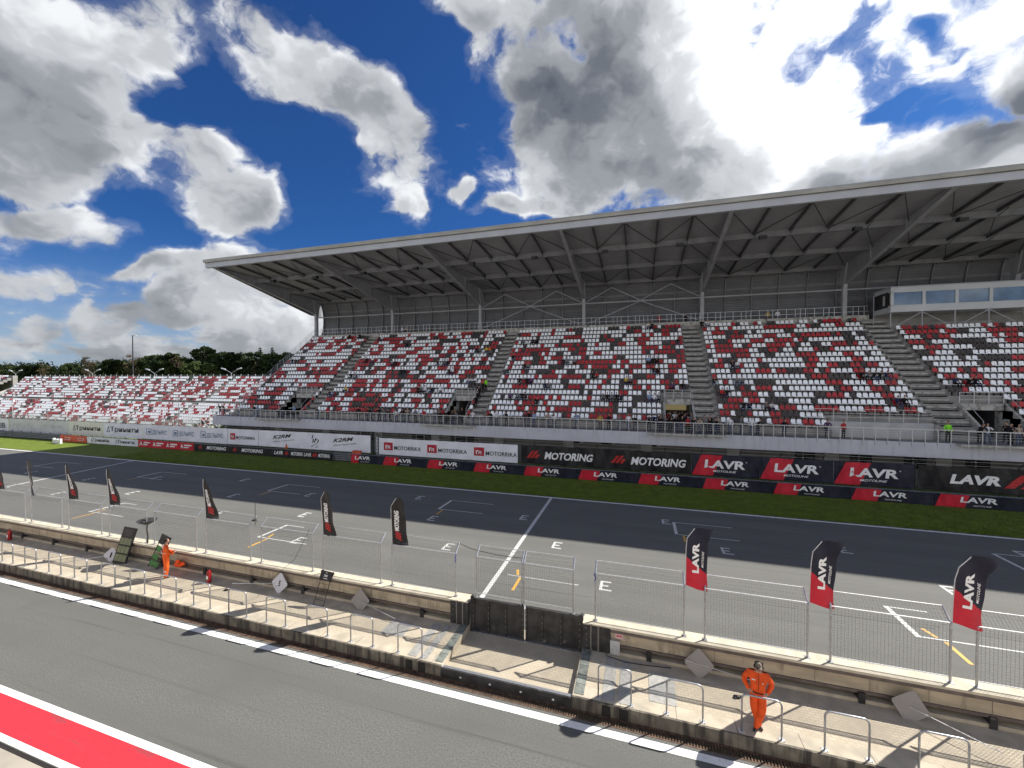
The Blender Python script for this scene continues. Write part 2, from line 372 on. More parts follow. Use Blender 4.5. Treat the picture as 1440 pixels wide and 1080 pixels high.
# ---------------------------------------------------------------- pit wall
def wall_part(mbs, a, b):
    cop, lip, pan, led, slot = mbs
    cop.box(a, b, 14.07, 14.62, 1.19, 1.26)
    lip.box(a, b, 14.085, 14.60, 1.08, 1.19); lip.box(a, b, 14.13, 14.58, .60, .68)
    pan.box(a, b, 14.17, 14.56, .68, 1.08)
    led.box(a, b, 14.10, 14.58, .35, .45)
    slot.box(a, b, 14.36, 14.54, .45, .60)
for nm, lab, a, b in (('pit_wall', 'long low pit wall of beige slabs with dark slot, left of the gate', -220, GX0-.75), ('pit_wall', 'low pit wall of beige slabs with dark slot, right of the gate', GX1+.95, 60)):
    t = thing('pit_wall', lab, 'wall')
    ms = [MB() for _ in range(5)]; wall_part(ms, a, b)
    ms[0].build('coping', M['coping'], t); ms[1].build('edge_beam', M['lip'], t); ms[2].build('panel', M['panelc'], t)
    ms[3].build('ledge', M['concrete'], t); ms[4].build('recess', M['darkslot'], t)
    po = MB(); jo = MB(); x = b-1.3 if b < 0 else a+1.15
    xs = []
    while a < x < b and -60 < x < 30:
        xs.append(x); x += -2.9 if b < 0 else 2.9
    for x in xs: MB().box(x, x+.16, 14.12, 14.34, .45, .60).box(x, x+.16, 14.06, 14.121, .35, .66).build('post', M['darkmetal'], t)
    for i in range(48):
        x = (b-.9-1.35*i) if b < 0 else a+.5+1.35*i
        if a < x < b and abs(x) < 60: jo.box(x, x+.012, 14.166, 14.2, .68, 1.08)
    jo.build('joint', M['lip'], t)
    # darker end piece at the gate: steel-clad post with bolts
    e = MB(); s = -1 if b < 0 else 1; x0 = GX0-.75 if b < 0 else GX1+.02; x1 = GX0-.02 if b < 0 else GX1+.95
    e.box(x0, x1, 14.09, 14.60, .35, 1.22, 0); e.box(x0, x1, 14.07, 14.62, 1.22, 1.26, 1)
    for q in (.25, .5): e.box(x0+q, x0+q+.05, 14.05, 14.09, .35, 1.24, 2)
    for j in range(4): e.cbox((x0+.12, 14.075, .5+.2*j), (.04,.03,.04), 2)
    e.build('steel_end_post', [M['darkmetal'], M['coping'], M['bolt']], t)

# gate: two dark steel leaves
t = thing('pit_wall_gate', 'black riveted double steel gate closing the opening in the pit wall', 'gate', (-3.97, 14.3, .10))
for i, (a, b) in enumerate(((-2.03, -.03), (.03, 2.03))):
    g = MB(); g.box(a, b, -.03, .03, .03, 1.20, 0)
    for q in (.0, .31, .66, 1.0): 
        x = a+(b-a)*q*.97; g.box(x, x+.06, -.07, -.03, .03, 1.2, 0)
        for j in range(5): g.cbox((x+.03, -.08, .2+j*.2), (.035,.02,.035), 1)
    g.box(a, b, -.06, .06, 1.2, 1.26, 0)
    leaf = g.build('gate_leaf', [M['darkmetal'], M['bolt']], t)
g = MB(); g.box(-2.03, 2.03, -.12, .0, .0, .03); g.build('bottom_rail', M['steel'], t)
for q in (-2.12, 2.03): g = MB(); g.box(q, q+.09, -.09, .06, 0, 1.32); g.build('gate_post', M['darkmetal'], t)

# mesh fence panels
def fence_panel(label, x0, x1, dark=False, z0=1.26, group='mesh fence panels on the pit wall'):
    L = x1-x0; t = thing('mesh_fence', label, 'fence', ((x0+x1)/2, 14.33, z0), group)
    H = 2.92-z0; a, b = -L/2, L/2; m = M['steel']
    g = MB(); g.tube([(a,0,0),(a,0,H),(a,.34,H+.30)], .031, 8); g.box(a-.07,a+.07,-.07,.07,0,.012); g.build('post', m, t)
    g = MB(); g.tube([(b,0,0),(b,0,H),(b,.34,H+.30)], .031, 8); g.box(b-.07,b+.07,-.07,.07,0,.012); g.build('post', m, t)
    for q in ((0,.16,.017),(0,H,.02),(.34,H+.30,.015)): g = MB(); g.tube([(a,q[0],q[1]),(b,q[0],q[1])], q[2], 6); g.build('rail', M['steelw'], t)
    g = MB(); n = int(L/.085)
    for i in range(1, n):
        x = a+L*i/n; g.bar((x,.0,.16),(x,.0,H), .0048); g.bar((x,0,H),(x,.34,H+.30), .0065)
    for j in range(1, 19): z = .16+(H-.16)*j/19; g.bar((a,.006,z),(b,.006,z), .0065)
    for j in range(1, 4): q = j/4; g.bar((a,.34*q+.006,H+.30*q),(b,.34*q+.006,H+.30*q), .0065)
    g.build('wire_mesh', M['wire'], t)
    return t
FP = [(-1.44,1.41),(2.03,4.86),(5.44,8.24),(8.81,11.6)]
for i, (a, b) in enumerate(FP): fence_panel('galvanised mesh fence with angled top, %s to the right of the gate' % ORD[i], a, b)
FL = [(-9.58,-6.75),(-13.01,-10.12),(-16.47,-13.58),(-19.94,-17.11),(-23.5,-20.56),(-26.96,-24.08),(-30.39,-27.59),(-33.85,-30.99),(-37.3,-34.44),(-40.7,-37.9)]
for i, (a, b) in enumerate(FL): fence_panel('galvanised mesh fence with angled top, %s to the left of the gate' % ORD[i], a, b)
fence_panel('left mesh fence leaf standing on top of the black steel gate', -5.89, -4.10, z0=1.37, group='mesh leaves above the gate')
fence_panel('right mesh fence leaf standing on top of the black steel gate', -4.02, -2.21, z0=1.37, group='mesh leaves above the gate')
# ropes and small bits tied to the fence
def rope(lab, pts, r=.012, m='bluerope', nm='rope', cat='rope'):
    g = MB(); g.tube(pts, r, 5); tag(g.build(nm, M[m]), lab, cat)
rope('blue rope tied around the fence post just left of the gate', [(-6.75,14.3,2.9),(-6.70,14.27,2.86),(-6.76,14.26,2.78),(-6.71,14.27,2.7),(-6.77,14.27,2.6)], .016)
rope('blue rope tied around the fence post just right of the gate', [(-1.44,14.3,2.95),(-1.48,14.26,2.88),(-1.42,14.26,2.78),(-1.47,14.27,2.66)], .016)
rope('black cable sagging between two fence panels beside the gate', [(-6.7,14.62,3.2),(-6.3,14.6,3.08),(-5.89,14.6,3.02),(-5.2,14.6,2.96),(-4.6,14.6,2.95),(-4.1,14.6,2.97)], .012, 'black', 'cable', 'cable')

# hoops
def hoop(label, cx):
    t = thing('hoop_rail', label, 'railing', (cx, 12.02, .35), 'steel hoop rails along the platform edge')
    a = .46; z = 1.0; r = .13; pts = [(-a,0,0),(-a,0,z-r)]
    for i in range(1, 5): q = math.pi/2*i/4; pts.append((-a+r-r*math.cos(q), 0, z-r+r*math.sin(q)))
    for i in range(0, 5): q = math.pi/2*i/4; pts.append((a-r+r*math.sin(q), 0, z-r+r*math.cos(q)))
    pts.append((a,0,0)); g = MB(); g.tube(pts, .024, 8); g.build('hoop_tube', M['steel'], t, smooth=True)
    for s in (-a, a):
        g = MB(); g.box(s-.07, s+.07, -.06, .06, 0, .012)
        for u in (-.05,.05):
            for w in (-.04,.04): g.cbox((s+u, w, .02), (.015,.015,.02))
        g.build('foot_plate', M['steelw'], t)
for i, x in enumerate([-.66, 1.21, 3.07, 4.93, 6.82, 8.7]): hoop('steel hoop rail on the platform edge, %s to the right of the gate' % ORD[i], x)
for i in range(17): hoop('steel hoop rail on the platform edge, %s to the left of the gate' % ORD[i], -7.36-1.925*i)

# ---------------------------------------------------------------- feather flags
def flag(label, x, rotz, kind, sway=0.):
    t = thing('feather_flag', label, 'flag', (x, 14.36, 2.55), 'feather flags along the pit wall fence', rotz)
    W = .66; H = 2.0; n, k = 22, 64
    def ripple(u, v): return .06*math.sin(u*8+v*2.2+x*1.7)*u/W + .035*math.sin(v*6+u*3+x*2)*u/W
    def edges(v):      # left and right limits of the cloth at height v
        q = v/H
        if kind == 'wide':
            l = 0 if q < .66 else .40*(1-math.sqrt(max(0, 1-((q-.66)/.34)**2)))
            r = W+.12*max(0, q-.75)/.25 - .03*math.sin(q*3)
        else:
            l = 0 if q < .70 else (.34*((q-.70)/.30)**2.0 if kind == 'lean' else .06*((q-.7)/.3)**2)
            r = W-.04*q if kind == 'lean' else W*(1-.82*max(0,(q-.12)/.88)**1.25)
            if kind == 'lean' and q > .88: r = r-(r-l)*((q-.88)/.12)**3*.55
        return l+sway*q*q, r+sway*q*q
    def q_(v): return (max(0, v)/H)**1.3
    def P(a, v):       # a 0..1 across
        l, r = edges(v); u = l+(r-l)*a
        dz = -.14*a*(1-v/H)**3*(1 if kind == 'wide' else .3)
        return Vector((u, ripple(u, v)-.20*q_(v), .38+v+dz))
    g = MB()
    for j in range(k+1):
        for i in range(n+1): g.v.append(tuple(P(i/n, H*j/k)))
    for j in range(k):
        for i in range(n):
            b = j*(n+1)+i; g.f.append((b, b+1, b+n+2, b+n+1))
            if kind == 'wide': red = H*(j+.5)/k < .98-.52*(i+.5)/n
            else: red = H*(j+.5)/k < .0
            g.m.append(1 if red else 0)
    g.build('cloth', [M['navy'] if kind == 'wide' else M['blackv'], M['redv']], t, smooth=True)
    g = MB(); g.tube([(-.0,.0,0),(0,-.20*q_(H*.3),.38+H*.3),(0,-.20*q_(H*.62),.38+H*.62),(edges(H*.8)[0]-.01,-.20*q_(H*.8),.38+H*.8),(edges(H*.97)[0],-.20*q_(H*.97),.38+H*.97)], .013, 6); g.build('pole', M['steelw'], t)
    g = MB()
    def put(s, a0, a1, v0, v1, mi, bold=.03, shear=0., side=-1, back=False):
        vs, fs = text2d(s, bold, shear)
        out = []
        for px, py in vs:   # text runs upward; its top points to -u
            v = v0+(v1-v0)*px; a = a1-(a1-a0)*py
            p = P(a, v); out.append((p.x, p.y+side*.012, p.z))
        g.add(out, fs, mi)
    if kind == 'wide':
        for side in (-1, 1):
            put('LAVR', .30, .62, .48, 1.46, 0, .05, .0, side); put('MOTOLINE', .74, .84, .66, 1.22, 0, .015, .3, side)
    else:
        for side in (-1, 1):
            put('MOTORING', .22, .52, .58, 1.42, 0, .04, .2, side)
            for q in range(3):
                v0 = .18+.11*q
                pts = [P(.25, v0+.12), P(.62, v0), P(.62, v0+.07), P(.25, v0+.19)]
                g.poly([(p.x, p.y+side*.012, p.z) for p in pts], 1)
    g.build('lettering', [M['txtw'], M['redlogo'] if kind != 'wide' else M['redv']], t)
    return t
flag('red and navy feather flag with white lettering, nearest to the gate of the three', 1.45, 0, 'wide')
flag('red and navy feather flag with white lettering, middle of the three right of the gate', 4.90, rad(2), 'wide')
flag('red and navy feather flag with white lettering, at the right edge of the photo', 8.27, rad(-3), 'wide', .05)
flag('black feather flag with upright white lettering, first left of the gate', -9.58, rad(4), 'lean')
flag('black feather flag with upright white lettering, second left of the gate', -13.01, rad(-6), 'lean')
flag('black pointed feather flag with white lettering, third left of the gate', -19.94, rad(10), 'sail')
flag('black pointed feather flag with white lettering, fourth left of the gate', -26.96, rad(14), 'sail')
flag('black pointed feather flag with white lettering, fifth left of the gate', -30.39, rad(14), 'sail')
flag('narrow black feather flag seen almost edge on, sixth left of the gate', -33.85, rad(-14), 'lean')
flag('black feather flag cut by the left edge of the photo', -37.35, rad(12), 'sail')

# ---------------------------------------------------------------- boards, signs, extinguishers on the platform
def lollipop(label, c, end, rx, face, text=None, size=.42, squared=False):
    t = thing('lollipop_sign', label, 'sign', c, 'lollipop boards resting against the pit wall')
    th = [rad(45+90*i+(rx)) for i in range(4)]; g = MB(); pts = []
    for q in th:
        for d in (-.10, .10): pts.append((size*math.cos(q+d), 0, size*math.sin(q+d)))
    g.prism(pts, (0, .012, 0)); b = g.build('board', face, t)
    if text:
        g = MB(); vs, fs = text2d(text, .03, .15); g.add([((px-.5)*.13, -.006, (py-.5)*.24) for px, py in vs], fs); g.build('numeral', M['txtk'], t)
        g = MB()
        for i in range(3): g.box(-.2+.03*i, -.18+.03*i, -.005, -.003, -.14-.03*i, -.10-.03*i)
        g.build('small_print', M['txtk'], t)
    g = MB(); e = Vector(end)-Vector(c); s = -size*.95 if (text) else 0
    d = e.normalized(); g.tube([-d*size*.9 + Vector((0,-.015 if not text else .03,0)), e+Vector((0,-.015 if not text else .03,0))], .011, 6); g.build('handle', M['steelw'], t)
    t.rotation_euler = (rad(-12), 0, 0)
    return t
lollipop('white diamond lollipop board showing the numeral 5', (-14.97,13.9,.72), (-17.2,13.5,.50), 45, M['signw'], '5')
lollipop('grey diamond lollipop board, first to the left of the gate, handle pointing right', (-10.78,13.88,.66), (-8.9,13.55,.40), 50, M['signg'])
lollipop('grey diamond lollipop board between the gate and the person in orange', (1.81,13.88,.72), (3.3,14.0,.50), 45, M['signg'])
lollipop('grey square lollipop board with long handle, near the right edge of the photo', (7.13,13.86,.66), (8.45,12.95,.39), 30, M['signg'])
t = lollipop('white lollipop board turned sideways showing the numeral 1, left of the pit board stands', (-25.69,13.7,.66), (-27.8,13.5,.42), 45, M['signw'], '1', .34)
t.rotation_euler = (rad(-10), 0, rad(25))

def extinguisher(label, x, y):
    t = thing('fire_extinguisher', label, 'fire extinguisher', (x, y, .35), 'red fire extinguishers on the platform')
    g = MB(); g.lathe([(.085,0),(.092,.03),(.092,.42),(.075,.5),(.035,.55),(.03,.6)], (0,0,0)); g.build('cylinder', M['ext'], t, smooth=True)
    g = MB(); g.cbox((0,0,.62), (.05,.05,.05)); g.bar((0,0,.64),(.12,0,.69), .025); g.bar((0,0,.62),(.12,0,.61), .02); g.build('valve', M['black'], t)
    g = MB(); g.tube([(-.03,0,.62),(-.11,0,.58),(-.13,0,.4),(-.11,0,.2)], .014, 6); g.build('hose', M['black'], t)
    g = MB(); g.box(-.05,.05,-.096,-.091,.18,.32); g.build('sticker', M['txtw'], t)
extinguisher('red fire extinguisher by the pit wall at the far left', -34.6, 13.75)
extinguisher('red fire extinguisher right of the person beside the display boards', -18.75, 13.6)

t = thing('timing_display', 'tall leaning black pit board with three pale panels', 'display', (-24.95, 13.62, .35)); t.rotation_euler = (rad(-13), rad(9), rad(14))
g = MB(); g.box(-.34,.34,-.03,.03,0,1.75); g.build('frame', M['black'], t)
for z in (.12, .52, .92):
    g = MB()
    for q in range(3): g.box(-.30+.20*q, -.12+.20*q, -.036, -.03, z, z+.32)
    g.build('panel', M['ledp'], t)
g = MB(); g.box(-.28,.28,-.036,-.03,1.32,1.68); g.build('screen', M['darkmetal'], t)
t = thing('pit_board', 'open ladder frame pit board with green plates and a black top', 'sign', (-22.75, 13.75, .35)); t.rotation_euler = (rad(-16), rad(14), 0)
g = MB(); g.bar((-.3,0,0),(-.3,0,1.6), .03); g.bar((.3,0,0),(.3,0,1.6), .03)
for z in (.1,.4,.7,1.0): g.bar((-.3,0,z),(.3,0,z), .02)
g.build('frame', M['black'], t)
for a, b, z in ((-.27,-.05,.12),(-.02,.24,.12),(-.27,.06,.42),(-.24,0,.80),):
    g = MB(); g.box(a, b, -.02, -.01, z, z+.24); g.build('green_plate', M['greenp'], t)
g = MB(); g.box(-.32,.30,-.03,.01,1.15,1.6); g.build('top_board', M['black'], t)
t = thing('pit_board', 'pit board ladder frame topped by a black bag with white print', 'sign', (-12.5, 13.45, .35)); t.rotation_euler = (rad(-22), rad(3), 0)
g = MB(); g.bar((-.24,0,0),(-.24,0,1.15), .02); g.bar((.24,0,0),(.24,0,1.15), .02)
for i in range(6): g.bar((-.24,0,.05+i*.2),(.24,0,.05+i*.2), .014)
g.build('frame', M['black'], t)
g = MB(); g.box(-.28,.28,-.05,.03,.98,1.34); g.tube([(-.28,0,1.2),(-.33,0,1.3),(-.26,0,1.36)], .02, 5); g.tube([(.28,0,1.2),(.33,0,1.3),(.26,0,1.36)], .02, 5); g.build('bag', M['blackv'], t)
g = MB(); vs, fs = text2d('705', .03, .2); g.add([((px-.5)*.2, -.055, 1.12+py*.09) for px, py in vs], fs); g.box(-.09,.11,-.055,-.052,1.05,1.07); g.box(-.04,.04,-.055,-.052,1.27,1.29); g.build('lettering', M['txtw'], t)
t = thing('bowl_light', 'black dish shaped light on a thin twisted pole on the pit wall', 'lamp', (-23.9, 14.25, 1.26))
g = MB(); g.tube([(0,0,0),(.04,0,.35),(-.03,0,.7),(.01,0,1.0)], .035, 6, r2=.025); g.build('pole', M['darkmetal'], t)
g = MB(); g.lathe([(.06,.95),(.14,1.0),(.38,1.14),(.42,1.2),(.40,1.2),(.12,1.08)], (0,0,0), 16); g.build('dish', M['darkmetal'], t, smooth=True)
t = thing('helmet_bag', 'crumpled bright orange jacket lying on the pit wall ledge', 'jacket', (-21.2, 14.0, .50))
g = MB()
for i in range(7): g.ball((R.uniform(-.25,.25), R.uniform(-.03,.03), R.uniform(-.02,.28)), (R.uniform(.1,.2), .08, R.uniform(.08,.16)), 8, 6)
g.build('cloth', M['orange2'], t, smooth=True); t.name = 'orange_jacket'
for lab, x0, y0, x1, y1, rr in (('thin whip antenna cable leaning from the fence third panel left of the gate', -13.7, 14.3, -15.6, 13.9, .008),):
    g = MB(); g.tube([(x0, y0, 3.1), ((x0+x1)/2+.2, 14.2, 1.7), (x1, y1, .72)], rr, 5); tag(g.build('cable', M['black']), 'thin black cable hanging down from the fence beside the numeral 5 board', 'cable')
t = thing('weather_mast', 'thin aerial with small crossbars fixed to the fence, left of the black flags', 'aerial', (-16.9, 14.4, 2.9))
g = MB(); g.tube([(0,0,0),(0,0,1.0)], .012, 5); g.build('mast', M['darkmetal'], t)
g = MB(); g.bar((-.18,0,.15),(.12,0,.3), .02); g.bar((-.1,0,.3),(.15,0,.18), .02); g.cbox((-.12,0,.2),(.14,.06,.07)); g.build('crossbar', M['darkmetal'], t)
t = thing('notice_box', 'grey steel cabinet with a pink notice on the wall right of the gate', 'cabinet', (-.66, 14.13, .35))
g = MB(); g.box(-.26,.05,-.10,.0,.03,.50); g.build('case', M['steelw'], t)
g = MB(); g.box(-.10,.16,-.03,-.02,.56,.74); g.build('notice', mat('pink_notice', (.6,.4,.4), .6), t)
g = MB()
for i in range(3): g.box(-.05+.06*i,-.01+.06*i,-.034,-.03,.62,.68)
g.build('print', M['redlogo'], t)
rope('loop of black cable lying on the platform right of the gate', [(-1.2,13.9,.9),(-1.0,13.9,.38),(-.4,13.8,.365),(.3,13.85,.365),(1.0,13.95,.37)], .012, 'black', 'cable', 'cable')
for lab, x, y in (('small black bit of rubbish on the shaded platform in the middle distance', -17.3, 13.3), ('small black glove dropped on the platform near the right hand person', 2.75, 13.25)):
    g = MB(); g.ball((0,0,.03), (.11,.06,.035), 8, 5); g.ball((.1,.04,.025), (.06,.03,.025), 8, 5); g.ball((-.07,-.05,.02), (.05,.04,.02), 8, 5)
    tag(g.build('glove' if 'glove' in lab else 'rubbish', M['black'], loc=(x,y,.35), smooth=True), lab, 'glove' if 'glove' in lab else 'rubbish')

# ---------------------------------------------------------------- far side barriers and banners
def rip(x, z, a): return a*1.35*(math.sin(x*2.1+z*1.3)+.6*math.sin(x*5.3-z*2.2)+.4*math.sin(x*11.+z*4))
class Banner:     # vinyl sheet with ripples, its print following them
    def __init__(s, name, label, x0, x1, Y, z0, z1, base, amp=.02, group=None, sag=.02):
        s.t = thing(name, label, 'banner', ((x0+x1)/2, Y, z0), group); s.W = x1-x0; s.H = z1-z0; s.x0 = x0; s.amp = amp; s.sag = sag
        g = MB(); s.patch(g, lambda v: 0, lambda v: s.W, 0, s.H, 0, 0); 
        g.build('fabric', base, s.t, smooth=True); s.mbs = {}; s.k = 0
    def P(s, u, v, off):
        q = u/s.W*max(1, round(s.W/1.4)); 
        dz = -s.sag*abs(math.sin(math.pi*q))*(v/s.H)
        return (u-s.W/2, rip(s.x0+u, v, s.amp)-off, v+dz)
    def patch(s, g, f0, f1, v0, v1, off, mi=0):
        n = max(2, int((f1(v0)-f0(v0))/.13)); k = max(2, int((v1-v0)/.15)); b = len(g.v)
        for j in range(k+1):
            v = v0+(v1-v0)*j/k; a, c = f0(v), f1(v)
            for i in range(n+1): g.v.append(s.P(a+(c-a)*i/n, v, off))
        for j in range(k):
            for i in range(n): q = b+j*(n+1)+i; g.f.append((q,q+1,q+n+2,q+n+1)); g.m.append(mi)
    def mb(s, part, m):
        key = (part, m, s.k)
        if key not in s.mbs: s.mbs[key] = MB()
        return s.mbs[key]
    def text(s, st, u0, u1, v0, v1, m='txtw', bold=.02, shear=0., part='lettering', off=.05, rot=0.):
        vs, fs = text2d(st, bold, shear); out = []; s.k += 1
        for x, y in vs: out.append(s.P(u0+(u1-u0)*x, v0+(v1-v0)*y+rot*x, off))
        s.mb(part, m).add(out, fs)
    def para(s, u0, u1, v0, v1, m, sl=0., part='emblem', off=.03, rot=0.):
        g = s.mb(part, m); s.patch(g, lambda v: u0+sl*(v-v0), lambda v: u1+sl*(v-v0), v0, v1, off)
    def done(s):
        for (part, m, _), g in s.mbs.items(): g.build(part, M[m], s.t)
        return s.t
def slashes(b, u, v0, v1, m='redlogo'):   # three slanting bars, the last one short
    h = v1-v0; b.k += 1
    for i in range(3):
        top = v1 if i < 2 else v0+h*.55
        b.para(u+i*h*.55, u+i*h*.55+h*.40, v0, top, m, .75)
YL = 39.0; YU = 40.2; UZ0, UZ1 = .92, 2.85
GL = 'low banners hung on the crash barrier'; GU = 'tall banners hung on the debris fence'
lx = [-31.46,-27.22,-21.74,-16.37,-11.0,-5.59,-.16,5.23,10.62,16.04,21.33,26.73]
cnt = len(lx)-1
for i in range(cnt):
    a, e = lx[i]+.02, lx[i+1]-.02; W = e-a
    lab = 'low red and navy banner with white lettering, %s from the bare guardrail' % (ORD[i] if i else 'small and nearest')
    b = Banner('banner', lab, a, e, YL, 0.02, .98, M['navy'], .022, GL)
    r = W*.32 if i else 1.0
    b.para(0.01, r, .01, .95, 'redv', .34 if i else .1, 'red_panel')
    u0 = W*.27 if i else W*.14
    b.text('LAVR', u0, u0+(2.15 if i else 2.0), .40, .82, 'txtw', .03, .1); b.text('MOTOLINE', u0+.75, u0+1.85, .14, .24, 'txtw', .0, .3)
    b.done()
def motoring_low(lab, a, e, items):
    b = Banner('banner', lab, a, e, YL, .02, 1.0, M['blackv'], .02, GL)
    for it in items:
        if it[0] == 's': slashes(b, it[1]-a, .38, .78)
        else: b.text(it[0], it[1]-a, it[2]-a, .34, .78, 'txtw', .03, .25)
    b.done()
motoring_low('low black banner with LAVR and MOTORING twice, left of the bare guardrail', -42.9, -34.02, [('LAVR',-42.6,-41.3),('s',-41.1),('MOTORING',-40.0,-38.3),('LAVR',-38.1,-37.0),('s',-36.9),('MOTORING',-36.0,-34.3)])
motoring_low('low black banner with MOTORING twice, beside the red banner', -56.25, -42.95, [('s',-55.4),('MOTORING',-53.9,-50.5),('s',-49.4),('MOTORING',-47.9,-44.4)])
b = Banner('banner', 'low red banner with four white marks, between white and black banners', -66.98, -56.3, YL, .02, 1.05, M['redv'], .02, GL)
for i in range(4):
    u = .35+2.65*i; b.text('A', u, u+.55, .25, .82, 'txtw', .04, .1); b.para(u+.7, u+2.0, .58, .76, 'txtw', .2); b.para(u+.65, u+1.5, .30, .46, 'txtw', .2)
b.done()
b = Banner('banner', 'low white banner with blue Cyrillic lettering twice on the crash barrier', -78.1, -67.03, YL, .02, .98, M['white'], .02, GL)
def trinity(b, u, w, v0, v1, part='lettering'):
    h = v1-v0; b.k += 1
    g = b.mb('emblem', 'txtb'); s = h*.62
    pts = [(u, v0+h*.12), (u+s*1.0, v0+h*.12), (u+s*.55, v1)]
    for i in range(3):
        p, q = pts[i], pts[(i+1) % 3]; d = Vector((q[0]-p[0], q[1]-p[1])).normalized(); n = Vector((-d.y, d.x))*h*.05
        g.poly([b.P(p[0]-n.x, p[1]-n.y, .02), b.P(q[0]-n.x, q[1]-n.y, .02), b.P(q[0]+n.x, q[1]+n.y, .02), b.P(p[0]+n.x, p[1]+n.y, .02)])
    b.text('Тринити', u+s*1.3, u+w, v0, v1, 'txtk', .005)
trinity(b, .9, 4.0, .22, .80); trinity(b, 6.3, 4.0, .22, .80); b.done()
b = Banner('banner', 'low orange banner with pale outlines, at the sunlit end of the grass', -84.4, -78.15, YL, .02, 1.0, M['orangev'], .03, GL)
for u in (.9, 3.9):
    for v in (.3, .62): b.para(u, u+1.6, v, v+.06, 'txtfaint', .3)
    b.para(u+1.5, u+1.6, .36, .62, 'txtfaint', .3)
b.done()
# tall row
b = Banner('banner', 'tall white banner with three red square emblems, above small red and navy banners', -28.53, -11.95, YU, UZ0, UZ1-.05, M['white'], .012, GU)
for i in range(3):
    u = .65+5.55*i; b.para(u, u+1.15, .52, 1.42, 'crimson', 0); b.text('r', u+.25, u+.55, .70, 1.12, 'txtw', .03, 0, 'emblem_mark', .055); b.text('R', u+.50, u+.9, .70, 1.05, 'txtw', .01, .2, 'emblem_mark', .055)
    b.text('MOTORRIKA', u+1.35, u+4.75, .62, 1.06, 'txtk', .004)
b.done()
b = Banner('banner', 'tall black banner with large MOTORING lettering twice', -11.55, 4.46, YU, UZ0+.02, UZ1, M['blackv'], .035, GU, .06)
for u in (.55, 8.9): slashes(b, u, .62, 1.36); b.text('MOTORING', u+1.85, u+6.7, .56, 1.32, 'txtw', .03, .22)
b.done()
for i, (a, e) in enumerate(((4.51,9.93),(9.97,15.32),(15.36,20.72))):
    b = Banner('banner', 'tall red and navy banner with LAVR lettering, %s of the three tall ones' % ['leftmost','middle','rightmost'][i], a, e, YU, UZ0, UZ1, M['navy'], .022, GU, .03)
    b.para(.01, 1.75, .02, 1.88, 'redv', .42, 'red_panel'); b.text('LAVR', 1.05, 4.3, .70, 1.44, 'txtw', .035, .08); b.text('MOTOLINE', 1.75, 3.6, .36, .54, 'txtw', .01, .3); b.text('o', 4.36, 4.46, 1.3, 1.4)
    b.done()
b = Banner('banner', 'tall black banner with white LAVR and red slashes, at the right edge', 20.95, 36, YU, UZ0, UZ1, M['blackv'], .03, GU, .03)
b.text('LAVR', 1.9, 4.9, .62, 1.36, 'txtw', .05, .2)
for i in range(3): b.para(5.1+.95*i, 5.75+.95*i, .50, 1.52, 'redlogo', 1.0)
b.text('MOTORING', 9., 14., .62, 1.3, 'txtw', .045, .22); b.done()
b = Banner('banner', 'tall white banner with two slanting black handwritten logos and a drawing between them', -46.5, -29.7, YU, .98, 3.02, M['white'], .012, GU)
for u in (2.4, 11.6):
    b.text('K2RM', u, u+2.9, 1.0, 1.45, 'txtk', .02, .35, rot=.32); b.text('official motorcycle', u+.0, u+3.3, .50, .72, 'txtk', .0, .4, rot=.42)
for (x0, y0, x1, y1) in ((8.3,.3,8.6,.5),(8.6,.55,9.3,.75),(8.5,.8,8.7,1.3),(8.75,.85,9.1,1.4),(8.4,1.3,8.6,1.75),(9.2,.8,9.45,1.2),(8.9,.25,9.5,.42),(9.0,1.15,9.35,1.3)):
    b.para(x0, x0+.16, y0, y1, 'txtk', (x1-x0)/(y1-y0)*.7, 'drawing', .02)
b.done()
b = Banner('banner', 'tall white banner with one red square emblem, between two white banners', -51.75, -46.55, YU, .98, 3.0, M['white'], .012, GU)
b.para(.45, 1.3, .62, 1.46, 'crimson'); b.text('r', .65, .85, .8, 1.2, 'txtw', .02, 0, 'emblem_mark', .055); b.text('R', .85, 1.1, .8, 1.15, 'txtw', .01, .2, 'emblem_mark', .055); b.text('MOTORRIKA', 1.5, 4.7, .72, 1.12, 'txtk', .005); b.done()
b = Banner('banner', 'tall white banner with three slate blue square logos and lettering', -68.15, -51.8, YU, .95, 3.0, M['white'], .012, GU)
for i in range(3):
    u = .9+5.3*i
    for q in ((0,1.0,.62,.70),(0,1.0,1.42,1.5),(0,.09,.62,1.5),(.91,1.0,.62,1.5)): b.para(u+q[0], u+q[1], q[2], q[3], 'txtlb')
    b.para(u+.3, u+.75, .85, 1.2, 'txtlb'); b.text('ДЕЛЬРУС', u+1.2, u+4.1, .62, 1.34, 'txtlb', .0)
b.done()
b = Banner('banner', 'tall pale blue white banner with dark Cyrillic lettering, sharp and bright', -76.7, -68.2, YU, .9, 2.98, M['white'], .012, GU); trinity(b, .9, 6.8, .65, 1.55); b.done()
b = Banner('banner', 'tall cream banner with dark Cyrillic lettering behind the net', -84.8, -76.75, YU, .85, 2.98, M['cream'], .012, GU); trinity(b, 1.0, 6.4, .65, 1.5); b.done()
b = Banner('banner', 'long faded grey banner with hardly readable pale lettering', -100.8, -84.85, YU, .7, 2.9, M['whiteb'], .012, GU)
for u in (1., 8.5): b.text('ТРИНИТИ', u, u+5.5, .9, 1.5, 'txtfaint', .02)
b.done()
b = Banner('banner', 'white banner with two black letters at the left edge of the photo', -112, -100.9, YU, .6, 2.8, M['white'], .012, GU); b.text('UB', 8.2, 10.3, .6, 1.5, 'txtk', .01); b.done()
b = Banner('banner', 'narrow white ladder shaped sign standing in the gap of the debris fence', -29.35, -28.75, YU+.6, .7, 2.75, M['white'], .0, None)
